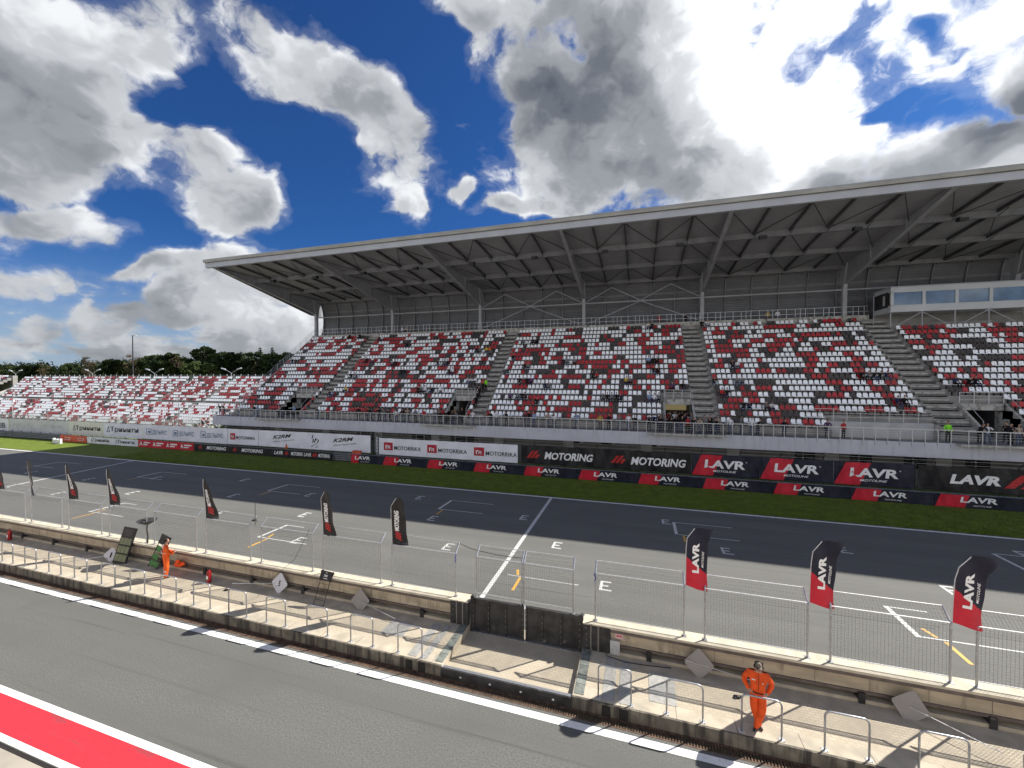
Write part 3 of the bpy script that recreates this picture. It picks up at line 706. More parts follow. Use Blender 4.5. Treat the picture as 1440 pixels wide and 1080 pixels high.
for i in range(5): b.para(.06, .5, .2+.4*i, .26+.4*i, 'txtk')
b.done()

t = thing('crash_barrier', 'long steel guardrail of stacked rails behind the low banners', 'barrier', (0, 39.2, 0))
for i in range(4):
    z = .12+.235*i; g = MB()
    g.prism([(-330, -.02, z), (-330, -.07, z+.04), (-330, -.02, z+.09), (-330, -.07, z+.14), (-330, -.02, z+.18), (-330, .0, z+.18), (-330, .0, z)], (420, 0, 0)); g.build('rail', M['guard'], t)
row = MB().box(0, .1, 0, .12, 0, 1.1).build('post', M['darkmetal'], t, loc=(-130, 0, 0))
for i in range(1, 75): c = row.copy(); col.objects.link(c); c.parent = t; c.location.x = -130+2.5*i
g = MB(); g.box(-330, 90, .14, .9, 0, .82); g.build('tyre_wall', M['black'], t)
t = thing('debris_fence', 'tall wire debris fence carrying the large banners, with bent tops', 'fence', (0, 40.32, 0))
row = MB().box(0, .07, 0, .07, 0, 2.95).bar((.03,.03,2.95), (.03,-.35,3.3), .05).build('post', M['darkmetal'], t, loc=(-190, 0, 0))
for i in range(1, 90): c = row.copy(); col.objects.link(c); c.parent = t; c.location.x = -190+3.1*i
g = MB()
for z in (.9, 2.0, 2.93): g.tube([(-190,.04,z),(90,.04,z)], .012, 4)
g.tube([(-190,-.33,3.28),(90,-.33,3.28)], .012, 4)
g.build('cable', M['steel'], t)
# opening in the fence with a strut
g = MB(); g.bar((-29.3,40.9,2.7),(-27.6,40.9,1.2), .09); g.bar((-29.5,40.5,0),(-29.5,40.5,3.0), .08); g.bar((-28.6,40.5,0),(-28.6,40.5,3.0), .08)
tag(g.build('fence_brace', M['darkmetal']), 'dark diagonal brace in the gap between the white banners', 'brace')
t = thing('block_sign', 'white block letters standing on the sunlit grass before the orange banner', 'sign', (-81.9, 37.5, 0))
g = MB()
for i, h in enumerate((.75,.6,.68,.6,.72)): g.box(-.95+.38*i, -.63+.38*i, -.12, .12, 0.05 if i % 2 else .0, h); 
g.box(-.95,.9,-.1,.1,.0,.3); g.build('letters', M['txtw'], t)
g = MB(); g.lathe([(.16,0),(.15,.12),(.09,.3),(.06,.55),(.03,.58)], (0,0,0), 10); tag(g.build('marker_cone', M['cl_o'], loc=(-41.4, 39.62, 1.0)), 'small orange marker cone on the crash barrier under the white logo banner', 'cone')
g = MB(); g.box(-.55,.55,-.12,.12,0,.34); g.box(-.48,.48,-.14,.14,.34,.38); tag(g.build('orange_block', M['orangev'], loc=(-30.85, 39.3, .98)), 'faded orange block sitting on the crash barrier beside the guardrail', 'block')

# pit building whose terrace the viewer stands on
pb = thing('pit_building', 'long white pit building with a roof terrace facing the grandstand', 'building', (0, 0, 0))
g = MB(); g.box(-150, 110, -16, .05, 0, 8.0); g.box(-150, 110, -16, -6, 8.3, 16); g.build('wall', mat('white_facade', (.84,.83,.81), .7, .04, .5), pb)
g = MB(); g.box(-150, 110, -6, .30, 8.0, 8.3); g.build('terrace_slab', M['coping'], pb)
g = MB(); g.box(-151, 111, -17, -4.5, 16, 16.4); g.build('roof', M['fascia'], pb)
for k in range(32):
    g = MB(); g.box(-148+8*k, -143+8*k, .05, .09, .1, 4.2); g.build('garage_door', M['whiteb'], pb)
g = MB()
for k in range(174): x = -150+1.5*k; g.bar((x,.2,8.3),(x,.2,9.2), .04)
g.bar((-150,.2,9.2),(110,.2,9.2), .05); g.build('terrace_railing', M['steelw'], pb)
# ---------------------------------------------------------------- grandstands
RY, RZ, DY, DZ, NR = 45.0, 5.34, .77, .616, 19
XL, XR = -55.9, 62.
AIS = [(-43.6,-42.0),(-19.25,-17.6),(5.3,7.3),(25.15,27.35),(49.5,51.2)]
TUN = [(-48.2,-44.4),(-22.5,-19.9),(2.6,5.25),(27.9,31.0)]
BLK = (16.9, 24.8)
def in_any(x, L, m=0.): return any(a-m < x < b+m for a, b in L)
stand = thing('grandstand', 'large covered grandstand with red, white and grey seats behind the banners', 'grandstand', (0, 0, 0))
def row_cuts(i):
    c = []
    if i <= 4: c += TUN
    if i <= 1: c.append(BLK)
    return sorted(c)
g = MB(); sts = [MB() for _ in AIS]
for i in range(NR+1):
    y0 = RY+DY*i-.32; zt = RZ+DZ*i-.42; x = XL
    for a, b in row_cuts(i)+[(XR, XR)]:
        if i < NR: g.box(x, a, y0, y0+DY+.3, zt-.75, zt)
        else: g.box(x, a, y0, 63.2, zt-.9, zt)
        x = b
    for st, (a, b) in zip(sts, AIS):
        if i < NR:
            for yy, zz in ((y0, zt+.012), (y0+DY*.5, zt+DZ*.5)): st.box(a, b, yy+.03, yy+DY*.5+.06, zz-.4, zz-.13, 1); st.box(a, b, yy, yy+DY*.5+.06, zz-.13, zz, 0)
g.box(XL, XR, 43.05, 44.75, 3.5, 4.28)
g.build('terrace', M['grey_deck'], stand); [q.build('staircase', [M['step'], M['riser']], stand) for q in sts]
g = MB(); g.box(XL-2.2, XR, 42.9, 43.12, 3.02, 4.28); g.box(XL-2.2, XL-2.0, 43.12, 47, 3.02, 4.28); g.build('parapet', M['parapet'], stand)
g = MB(); g.box(XL-2.0, XL, 43.12, 46.5, 3.6, 4.27); g.build('side_landing', M['grey_deck'], stand)
for a, b in ((-49.5,-42.4),(-24.4,-17.7),(.8,7.8),(24.8,32.5)):
    g = MB(); g.box(a, b, 42.35, 42.9, 4.12, 4.29); g.build('viewing_platform', M['step'], stand)
g = MB()                                 # sloping end wall
g.prism([(XL-.28,43.2,3.0),(XL-.28,44.6,4.9),(XL-.28,59.8,17.1),(XL-.28,66.5,17.1),(XL-.28,66.5,0),(XL-.28,43.2,0)], (.27,0,0)); g.build('end_wall', M['grey_deck'], stand)
g = MB()
for i in range(13):
    y = 44.8+i*1.2; z = 4.95+(y-44.6)*.803; g.bar((XL-.15,y,z),(XL-.15,y,z+1.05), .035)
for h in (.35,.7,1.05): g.bar((XL-.15,44.6,4.9+h),(XL-.15,59.8,17.1+h), .035)
g.build('end_railing', M['steelw'], stand)
# tunnels
for ti, (a, b) in enumerate(TUN):
    g = MB(); yb = RY+4*DY-.32+DY
    g.box(a-.18, b+.18, 47.9, yb+.4, 6.75, 7.35)
    g.box(a-.2, a, 44.75, yb+.3, 4.2, 5.2)
    for s in (a-.2, b): g.prism([(s,44.75,4.1),(s,44.75,5.15),(s,47.9,7.35),(s,48.9,7.35),(s,48.9,4.1)], (.2,0,0))
    g.box(a, b, 43.05, 52, 4.0, 4.27)
    g.build('tunnel', M['step'], stand); g = MB(); g.box(a-.02, b+.02, 51.8, 52, 4.2, 7.3); g.box(a-.01, a+.01, 48.9, 51.8, 4.2, 7); g.box(b-.01, b+.01, 48.9, 51.8, 4.2, 7); g.build('tunnel_shade_lining', M['rafter'], stand)  # dark lining puts the tunnel's shade into its colour
    if ti in (1, 2):
        g = MB()
        if ti == 2: g.box(a+.1, b-.1, 51.5, 51.7, 5.9, 6.75)
        else: g.box(a+1.45, b-.15, 51.5, 51.7, 5.2, 6.6)
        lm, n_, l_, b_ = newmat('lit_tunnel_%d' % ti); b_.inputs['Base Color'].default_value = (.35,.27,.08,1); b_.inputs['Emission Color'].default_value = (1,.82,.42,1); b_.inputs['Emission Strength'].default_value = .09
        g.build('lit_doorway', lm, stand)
    else:
        g = MB(); g.box(a+.4, b-.9, 51.6, 51.75, 4.3, 6.6); g.build('doorway', M['darkwin'], stand)
    g = MB()
    for q in range(int((b-a)/.85)+1): x = a+q*(b-a)/int((b-a)/.85); g.bar((x,47.95,7.35),(x,47.95,8.35), .04)
    for h in (.35,.7,1.0): g.bar((a,47.95,7.35+h),(b,47.95,7.35+h), .03)
    for s in (a-.1, b+.1): g.bar((s,47.9,8.3),(s,45.0,6.0), .04); g.bar((s,45.0,6.0),(s,45.0,4.9), .04)
    g.build('tunnel_railing', M['steelw'], stand)
g = MB(); g.box(BLK[0], BLK[1], 45.55, 46.3, 4.2, 5.62); g.build('plain_wall', M['pillar'], stand)
g = MB(); x = BLK[0]-1.6
while x <= BLK[1]+.1: g.bar((x,45.9,5.6),(x,45.9,6.75), .035); x += 1.07
for h in (.4,.75,1.15): g.bar((BLK[0]-1.6,45.9,5.6+h),(BLK[1],45.9,5.6+h), .03)
g.build('wall_railing', M['steelw'], stand)
g = MB(); x = XL-2.1
plat = [(-49.5,-42.4),(-24.4,-17.7),(.8,7.8),(24.8,32.5)]
def ry(x): return 42.40 if in_any(x, plat) else 42.86
px = None
while x < XR:
    y = ry(x); g.bar((x,y,3.92),(x,y,5.36), .045, .05)
    if px is not None:
        for h in (.42,.62,.82,1.02): g.bar((px[0],px[1],4.3+h-.0),(x,y,4.3+h), .014)
        g.bar((px[0],px[1],5.37),(x,y,5.37), .05)
    px = (x, y); x += .85
g.build('front_railing', M['steelw'], stand)
zt = RZ+DZ*NR-.42
g = MB(); g.box(XL, 26, 59.35, 59.55, zt, zt+.55); g.build('rear_kerb', M['step'], stand)
g = MB(); x = XL+.3
while x < 26: g.bar((x,59.45,zt+.5),(x,59.45,zt+1.65), .04); x += .95 if int(x) % 3 else .55
for h in (1.0,1.62): g.bar((XL,59.45,zt+h),(26,59.45,zt+h), .035)
g.build('rear_railing', M['steelw'], stand)
# ground floor below the deck
g = MB(); g.box(XL-1.5, XR, 45.4, 46.2, -.1, 3.5); g.box(XL-1.9, XR, 43.13, 46.2, 3.3, 3.5); g.build('lower_wall', M['lowerwall'], stand)
for k in range(15):
    x = -57.3+8.2*k
    g = MB(); g.box(x, x+1.1, 45.1, 45.38, 0, 3.3); g.build('pillar', M['pillar'], stand)
for i, x in enumerate([-52.2,-35.6,-27.3,-22.0,-20.5,14.2,18.6,22.6,26.9,31.2,-26.2,-33.9]):
    g = MB(); g.box(x, x+.55, 45.30, 45.39, 1.6, 2.95); g.build('window', M['darkwin'], stand); g = MB(); g.box(x+.68, x+1.6, 45.30, 45.39, 1.6, 2.95); f = g.build('window', M['darkwin'], stand)
    g = MB(); g.box(x+.55, x+.68, 45.27, 45.39, 1.5, 3.0)
    for z in (1.9, 2.25, 2.6): g.box(x, x+1.6, 45.28, 45.30, z, z+.03)
    fr = g.build('frame', M['lowerwall'], f)
for x in (-7.4,-4.0,.6):
    g = MB(); g.box(x, x+1.5, 45.33, 45.39, 2.45, 2.8); f = g.build('window', M['darkwin'], stand)
    g = MB(); g.box(x+1.1, x+1.5, 45.25, 45.33, 2.5, 2.72); g.build('open_sash', M['pillar'], f)
g = MB()
for z in (.6,1.2,1.8,2.4,3.0): g.box(XL-1.5, XR, 45.385, 45.40, z, z+.02)
g.build('cladding_joint', M['darkslot'], stand)

# seats
def seat_geo(mb, x, y, z, mi, w=.40):
    b = len(mb.v); h = w/2
    mb.box(x-h, x+h, y-.20, y+.19, z-.035, z+.015, mi)
    n = len(mb.v)         # backrest with clipped corners, leaning back
    pr = [(-h*.93,.02),(h*.93,.02),(h*.97,.30),(h*.72,.41),(-h*.72,.41),(-h*.97,.30)]
    mb.prism([(x+u, y+.17+v*.22, z+v) for u, v in pr], (0,.035,.0), mi)
    mb.box(x-.03, x+.03, y+.05, y+.2, z-.40, z-.03, 3)
def colour_runs(rr, n, pw, pr, L=(6,6,4,2,1)):
    out = []; last = None
    while len(out) < n:
        c = rr.choices([0,1,2], [pw, pr, 1-pw-pr])[0]; out += [c]*rr.choices([1,2,3,4,5], L)[0]
    return out
seats = []; rr = random.Random(3)
nx = int((XR-XL)/.5)
for i in range(NR):
    cs = []
    while len(cs) < nx:
        c = rr.choices([0,1,2], [.45,.37,.18])[0]; cs += [c]*(rr.choices([1,2,3,4], [3,4,3,1])[0] if c == 0 else rr.choices([1,2,3], [9,4,1])[0])
    if i: cs = [prev[(j-sh) % nx] if blk[j//3] else cs[j] for j in range(nx)]
    prev = cs; blk = [rr.random() < .04 for _ in range(nx)]; sh = rr.choice([1,1,0,-1])
    for j in range(nx):
        x = XL+.35+j*.5
        if x > XR-.4 or in_any(x, AIS, .2): continue
        if i <= 5 and in_any(x, TUN, .28) and i <= 4: continue
        if i <= 1 and BLK[0]-.2 < x < BLK[1]+.2: continue
        if i >= 17 and x > 26.5: continue
        if i == NR-1 and 13 < x < 26 and (x*7) % 5 > 4: continue
        c = cs[j]
        if i < 8 and -16 < x < -10 and c == 2: c = 0
        seats.append((i, x, c))
def dist(s): return (s[1]**2+(RY+DY*s[0])**2) if s[1] < 33 else 1e9
seats.sort(key=dist)
SM = [M['seatw'], M['seatr'], M['seatd'], M['black']]
big = MB()
proto = {}
for c in range(3):
    g = MB(); seat_geo(g, 0, 0, 0, 0); proto[c] = g
nm = ['white plastic seat', 'red plastic seat', 'dark grey plastic seat']
meshes = {}
for k, (i, x, c) in enumerate(seats):
    y, z = RY+DY*i, RZ+DZ*i
    if k < 100:
        if c not in meshes:
            o = proto[c].build('seat', [SM[c], SM[c], SM[c], M['black']], stand); meshes[c] = o
        else: o = meshes[c].copy(); col.objects.link(o); o.parent = stand
        o.location = (x, y, z); o['label'] = nm[c]
    else: seat_geo(big, x, y, z, c)
o = big.build('seating', SM, stand); o['kind'] = 'stuff'

# roof
CX_ = [-55.6,-39.75,-23.9,-7.8,7.87,23.75,39.6,55.5]
RX0, RX1 = -56.9, 60.
def zs(y): return 25.12-.09*(y-41.6)       # underside of the sheet
g = MB()
prof = [(41.5, zs(41.5)), (62.6, zs(62.6)), (62.6, zs(62.6)+.35), (41.5, zs(41.5)+.35)]
g.prism([(RX0, y, z) for y, z in prof], (RX1-RX0,0,0)); g.build('roof_sheet', M['roofsheet'], stand)
g = MB(); g.box(RX0, RX1, 41.25, 41.62, 24.72, 25.36); g.build('front_fascia', M['fascia'], stand)
g = MB()
g.prism([(RX0-.12, 41.05, 25.38), (RX0-.12, 40.98, 25.60), (RX0-.12, 41.05, 25.80), (RX0-.12, 41.25, 25.88), (RX0-.12, 42.6, 25.85), (RX0-.12, 42.6, 25.5), (RX0-.12, 41.3, 25.40)], (RX1-RX0,0,0)); g.build('gutter', M['gutter'], stand)
g = MB(); g.prism([(RX0-.1,41.3,25.6),(RX0-.1,41.3,25.2),(RX0-.1,60,20.95),(RX0-.1,62.7,20.9),(RX0-.1,62.7,zs(62.7)+.45),(RX0-.1,61,zs(61)+.5)], (.12,0,0)); g.build('side_cladding', M['roofsteel'], stand)
for i, x in enumerate(CX_):
    g = MB(); w = .19
    zb = lambda y: 24.75-(y-41.6)*.205
    g.prism([(x-.06,41.62,24.75),(x-.06,59.6,zb(59.6)),(x-.06,59.6,zs(59.6)),(x-.06,41.62,zs(41.62)-.0)], (.12,0,0))
    g.prism([(x-w,41.62,24.70),(x-w,59.7,zb(59.6)-.05),(x-w,59.7,zb(59.6)+.03),(x-w,41.62,24.78)], (2*w,0,0))
    for y in (47.6, 53.8): g.box(x-.2, x+.2, y-.03, y+.03, zb(y)+.05, zs(y))
    g.build('roof_beam', M['beam'], stand)
    g = MB(); g.box(x-.22, x+.22, 59.75, 60.25, 16.5, 20.9); g.prism([(x-.2,59.7,20.6),(x-.2,60.3,20.6),(x-.2,60.7,23.2),(x-.2,59.0,zs(59.0)-.01)], (.4,0,0)); g.build('column', M['colsteel'], stand)
for y, h in ((47.6,.62),(53.8,.55),(59.9,.5)):
    g = MB()
    for i in range(len(CX_)-1):
        a, b = CX_[i]+.2, CX_[i+1]-.2
        g.box(a, b, y-.02, y+.02, zs(y)-h, zs(y)); g.box(a, b, y-.14, y+.14, zs(y)-h-.04, zs(y)-h)
    g.build('girder', M['roofsteel'], stand)
xs = []
for i in range(len(CX_)-1):
    for q in range(1, 5): xs.append(CX_[i]+(CX_[i+1]-CX_[i])*q/5)
for x in xs:
    g = MB(); g.prism([(x-.07,41.62,zs(41.62)-.28),(x-.07,62,zs(62)-.28),(x-.07,62,zs(62)-.002),(x-.07,41.62,zs(41.62)-.002)], (.14,0,0)); g.build('rafter', M['rafter'], stand)
br = MB()
for i in range(len(CX_)-1):
    L = (CX_[i+1]-CX_[i])/5
    for q in range(5):
        a = CX_[i]+L*q
        for y0, y1 in ((41.7,47.5),(47.7,53.7),(53.9,59.8)):
            if y0 > 47 and y0 < 53 and q % 2 == 1: continue
            z0, z1 = zs(y0)-.34, zs(y1)-.34
            if q % 2 == 0: br.bar((a,y0,z0),(a+L,y1,z1), .07)
            else: br.bar((a+L,y0,z0),(a,y1,z1), .07)
        # small knee struts down to the girders
        for y in (47.6, 53.8): br.bar((a+L, y-1.2, zs(y)-.3), (a+L, y, zs(y)-.62), .05)
br.build('roof_bracing', M['rafter'], stand)
# curved back wall with ribs
def bw(t):  # t 0..1 from roof to floor
    return 61.3+.75*math.sin(math.pi*min(1, t*1.1))**.8-(.0 if t < .9 else (t-.9)*1.2), zs(61.3)-(zs(61.3)-16.2)*t
bp = [bw(t/10) for t in range(11)]
BX1 = 42.2
g = MB()
for i in range(10):
    (y0, z0), (y1, z1) = bp[i], bp[i+1]; g.poly([(-55.7,y0,z0),(BX1,y0,z0),(BX1,y1,z1),(-55.7,y1,z1)])
    g.poly([(-55.7,y0+.1,z0),(-55.7,y1+.1,z1),(BX1,y1+.1,z1),(BX1,y0+.1,z0)])
g.build('back_wall', M['backsheet'], stand)
x = -55.7
while x < BX1+.1:
    g = MB()
    for i in range(10):
        (y0, z0), (y1, z1) = bp[i], bp[i+1]; g.prism([(x,y0,z0),(x,y1,z1),(x,y1-.28,z1),(x,y0-.28,z0)], (.12,0,0))
    g.build('rib', M['roofsteel'], stand); x += 3.17
g = MB(); g.bar((-54.9,61.9,21.6),(BX1,61.9,21.6), .12, .25); g.build('wall_girt', M['roofsteel'], stand)
for i in range(len(CX_)-1):
    g = MB(); g.tube([(CX_[i]+.2,60,20.42),(CX_[i+1]-.2,60,20.42)], .11, 8); g.build('tie_tube', M['colsteel'], stand)
for a, b in ((-23.9,-7.8),(-7.8,7.87)):
    m_ = (a+b)/2; w = (b-a)/4
    for p in (((a+.3,17.4),(m_,20.4)),((m_,20.4),(b-.3,17.4)),((a+.3,20.6),(a+w,22.5)),((a+w,22.5),(m_,20.5)),((m_,20.5),(b-w,22.5)),((b-w,22.5),(b-.3,20.6))):
        g = MB(); g.tube([(p[0][0],60,p[0][1]),(p[1][0],60,p[1][1])], .07, 6); g.build('brace', M['colsteel'], stand)
# commentary cabin under the roof
cab = thing('commentary_cabin', 'long white glazed commentary cabin on thin posts under the right end of the roof', 'cabin', (26.5, 56, 16.95))
g = MB(); g.box(0, 34, 0, 3.4, 0, .75); g.box(0, 34, 0, 3.4, 2.15, 2.7); g.box(0, 34, 3.3, 3.4, .7, 2.2); g.box(0,.28,0,.2,.7,2.2); g.build('cabin_wall', M['pressw'], cab)
g = MB(); g.box(-.02,.02,.5,3.3,.6,2.3); g.build('side_wall', M['darkmetal'], cab)
for k in range(12):
    a = .28+2.8*k
    g = MB(); g.box(a, a+2.52, .06, .10, .75, 2.15); wdw = g.build('window', M['window'], cab)
    g = MB(); g.box(a+2.52, a+2.8, -.03, .14, .75, 2.15); g.build('mullion', M['pressw'], wdw)
g = MB(); g.box(-.03,.02,1.1,1.5,.9,2.0); g.build('side_window', M['pressw'], cab)
g = MB(); g.box(-.1, 34, -.06, 3.5, 2.7, 2.8); g.build('cabin_roof', M['fascia'], cab)
for k in range(12):
    g = MB(); x = .04+2.8*k; g.bar((x,.1,0),(x,.1,-1.6), .09); g.build('post', M['colsteel'], cab)
for k in range(1, 12, 2):
    for q in (-2.1, 2.1): x = .04+2.8*k; MB().bar((x,.1,-.05),(x+q,.1,-1.4), .07).build('strut', M['colsteel'], cab)
g = MB(); g.box(0, 34, 3.5, 3.6, -2.5, 0); g.build('rear_wall', M['lowerwall'], cab)
g = MB(); g.bar((-.9,1.5,-1.2),(-.9,1.5,2.1), .05); g.bar((-.9,1.5,2.1),(0,.2,2.6), .05); g.bar((-.9,1.5,-.2),(0,0,.0), .05); g.build('side_strut', M['colsteel'], cab)
# floodlights
FLX = [-51.6,-43.9,-35.9,-27.9,-20.0,-12.0,-3.8,4.0,11.8,19.7,27.5,35.4]
for i, x in enumerate(FLX[:11]):
    t = thing('floodlight', 'black box floodlight hanging under the grandstand roof, %s from the left' % ORD[i], 'floodlight', (x, 47.3, 23.85), 'floodlights under the grandstand roof')
    g = MB(); g.prism([(-.32,-.25,-.2),(-.32,-.32,.12),(-.32,.2,.26),(-.32,.28,-.1)], (.64,0,0)); g.build('housing', M['black'], t)
    g = MB(); g.bar((0,.15,.15),(0,.3,.45), .06); g.build('bracket', M['roofsteel'], t)

# uncovered stand further along the track
st2 = thing('open_grandstand', 'long sunlit open grandstand of white and red seats beyond the covered one', 'grandstand')
g = MB(); seats2 = []
rr = random.Random(11)
def rows2(i):   # lower 8 rows, gangway, upper 9 rows
    return (56.3+.85*i, .45+.5*i) if i < 8 else (64.4+.85*(i-8), 4.75+.6*(i-8))
A2, B2 = -171., -66.0
for i in range(17):
    y, z = rows2(i); xe = B2-(0.75*(16-i)); xa = A2+ (16-i)*.75
    g.box(xa, xe, y-.32, y+.5, z-1.0, z-.42)
    cs = colour_runs(rr, 260, .62, .32, (9,5,2,0,0)); j = 0; x = xa+.4
    while x < xe-.3:
        if not (int((x+200)*10) % 137 < 12 ): seats2.append((i, x, cs[j % 260]))
        x += .5; j += 1
g.box(A2+5, B2-6, 63.0, 64.1, 3.4, 4.0); g.box(A2, B2+4, 71.7, 73.2, 8.7, 9.1)
g.prism([(A2,56,-.1),(A2,56,.3),(A2,73,9.0),(A2,73,-.1)], (.2,0,0))
g.build('terrace', M['pale_deck'], st2)
seats2.sort(key=lambda s: s[1]**2+rows2(s[0])[0]**2)
big = MB(); m2 = {}
for k, (i, x, c) in enumerate(seats2):
    y, z = rows2(i)
    if k < 100:
        if c not in m2: m2[c] = proto[c].build('seat', [SM[c], SM[c], SM[c], M['black']], st2); o = m2[c]
        else: o = m2[c].copy(); col.objects.link(o); o.parent = st2
        o.location = (x, y, z); o['label'] = nm[c]
    else: seat_geo(big, x, y, z, c)
o = big.build('seating', SM, st2); o['kind'] = 'stuff'
row = MB().bar((0,0,0),(0,0,1.45), .09).build('rear_post', M['steelw'], st2, loc=(A2,73,9.05))
x = A2+2.2
while x < B2+4: c = row.copy(); col.objects.link(c); c.parent = st2; c.location.x = x; x += 2.2
mesh_m = mat('railing_mesh', (.20,.22,.21), .8, .1, 2)
g = MB()
for z in [9.1+.1*k for k in range(13)]: g.bar((A2,73.05,z),(B2+4,73.05,z), .035)
g.build('rear_railing', mesh_m, st2)
g = MB()
for z in (4.3,4.55,4.8): g.bar((A2+6,63.1,z),(B2-6,63.1,z), .05)
x = A2+6
while x < B2-6: g.bar((x,63.1,4.0),(x,63.1,4.85), .05); x += 3
g.build('gangway_railing', mesh_m, st2)
g = MB(); x = A2+13
while x < B2-12: g.bar((x,55.4,0),(x,55.4,1.6), .07); x += 2.6
for z in (.6,.8,1.,1.2,1.4,1.6): g.bar((A2+13,55.4,z),(B2-12,55.4,z), .04)
g.build('front_fence', M['steelw'], st2)
g = MB()                              # scaffold lattice at the near end
for i in range(6):
    x = -72.-2.3*i
    g.bar((x,56,0),(x,56,3.2-.3*i), .08); g.bar((x,56,.2),(x-2.3,56,2.6-.2*i), .06); g.bar((x-2.3,56,.2),(x,56,2.6-.2*i), .06); g.bar((x,56,2.7-.2*i),(x-2.3,56,2.6-.2*i), .06)
g.build('scaffold', M['steelw'], st2)
st3 = thing('distant_grandstand', 'farther stand with white seats at the left edge of the photo', 'grandstand')
g = MB(); s3 = MB(); rr = random.Random(5)
for i in range(10):
    y, z = 64+.8*i, 5.5+.5*i; g.box(-290, -178, y-.32, y+.5, z-1.2, z-.42)
    x = -289
    while x < -178.5: seat_geo(s3, x, y, z, 0 if rr.random() < .8 else 1); x += .5
g.box(-290, -178, 72, 73, 0, 10.3); g.build('terrace', M['grey_deck'], st3)
o = s3.build('seating', SM, st3); o['kind'] = 'stuff'
for lab, x, y, h in (('thin lamp pole in front of the open stand, nearest to the covered stand', -66.0, 43.6, 6.4), ('thin lamp pole in front of the open stand, second from the covered stand', -79.6, 43.6, 5.9), ('thin lamp pole in front of the open stand, third from the covered stand', -92.6, 43.6, 5.6), ('thin lamp pole in front of the open stand, farthest from the covered stand', -108., 43.6, 5.4)):
    t = thing('lamp_pole', lab, 'lamp post', (x, y, 0), 'lamp poles before the open stand')
    g = MB(); g.tube([(0,0,0),(0,0,h)], .06, 6, r2=.04); g.build('pole', M['steelw'], t)
    g = MB(); g.prism([(-.5,-.1,h),(.5,-.1,h+.02),(.45,-.1,h+.14),(-.4,-.1,h+.14)], (0,.2,0)); g.build('lamp_head', M['steelw'], t)
# street lamps and mast behind the open stand
for i, x in enumerate((-106.6,-136.8,-165.,-206.)):
    t = thing('street_lamp', 'white twin armed street lamp above the open stand, %s from the right' % ORD[i], 'street lamp', (x, 84, 0), 'twin armed street lamps behind the stand')
    g = MB(); g.tube([(0,0,0),(0,0,11.0)], .14, 8, r2=.09); g.build('pole', M['steelw'], t)
    for s in (-1, 1):
        g = MB(); g.tube([(0,0,10.9),(s*1.2,0,11.5),(s*2.5,0,11.95)], .055, 6); a = g.build('arm', M['steelw'], t)
        g = MB(); g.prism([(s*2.2,-.2,11.85),(s*3.6,-.2,12.15),(s*3.6,-.2,12.4),(s*2.2,-.2,12.1)], (0,.4,0)); g.build('lamp_head', M['steelw'], a)
t = thing('tall_mast', 'tall thin dark mast rising above the treeline on the left', 'mast', (-174, 100, 0))
g = MB(); g.tube([(0,0,0),(0,0,24.9)], .28, 8, r2=.14); g.build('pole', M['darkmetal'], t)
g = MB(); g.box(-.5,1.9,-.3,.3,24.7,24.95); g.build('head_frame', M['steelw'], t)

# ---------------------------------------------------------------- people
def skin_obj(J, B, name='body', sub=1):
    """J: joint -> (x,y,z,r); B: (a,b,material index).  One continuous skinned surface; returns (verts, faces, mats)."""
    names = list(J); idx = {k: i for i, k in enumerate(names)}
    me = bpy.data.meshes.new('s'); me.from_pydata([J[k][:3] for k in names], [(idx[a], idx[b]) for a, b, _ in B], [])
    o = bpy.data.objects.new('s', me); col.objects.link(o)
    md = o.modifiers.new('s', 'SKIN'); md.use_smooth_shade = True
    for k in names:
        v = me.skin_vertices[0].data[idx[k]]; r = J[k][3]; v.radius = (r, r) if not isinstance(r, tuple) else r
        v.use_root = (k == names[0])
    if sub: m2_ = o.modifiers.new('u', 'SUBSURF'); m2_.levels = sub; m2_.render_levels = sub
    dg = bpy.context.evaluated_depsgraph_get(); dg.update()
    em = bpy.data.meshes.new_from_object(o.evaluated_get(dg))
    V = [tuple(v.co) for v in em.vertices]; F = [tuple(p.vertices) for p in em.polygons]
    segs = []
    for a, b, mi in B:
        ra = J[a][3]; rb = J[b][3]; ra = ra if not isinstance(ra, tuple) else sum(ra)/2; rb = rb if not isinstance(rb, tuple) else sum(rb)/2
        segs.append((Vector(J[a][:3]), Vector(J[b][:3]), ra, rb, mi))
    Mi = []
    for p in em.polygons:
        c = p.center; best = 1e9; bm = 0
        for a, b, ra, rb, mi in segs:
            d = b-a; t_ = max(0, min(1, (c-a).dot(d)/max(1e-9, d.length_squared))); dd = (c-(a+d*t_)).length-(ra+(rb-ra)*t_)
            if dd < best: best, bm = dd, mi
        Mi.append(bm)
    bpy.data.objects.remove(o); bpy.data.meshes.remove(me); bpy.data.meshes.remove(em)
    return V, F, Mi
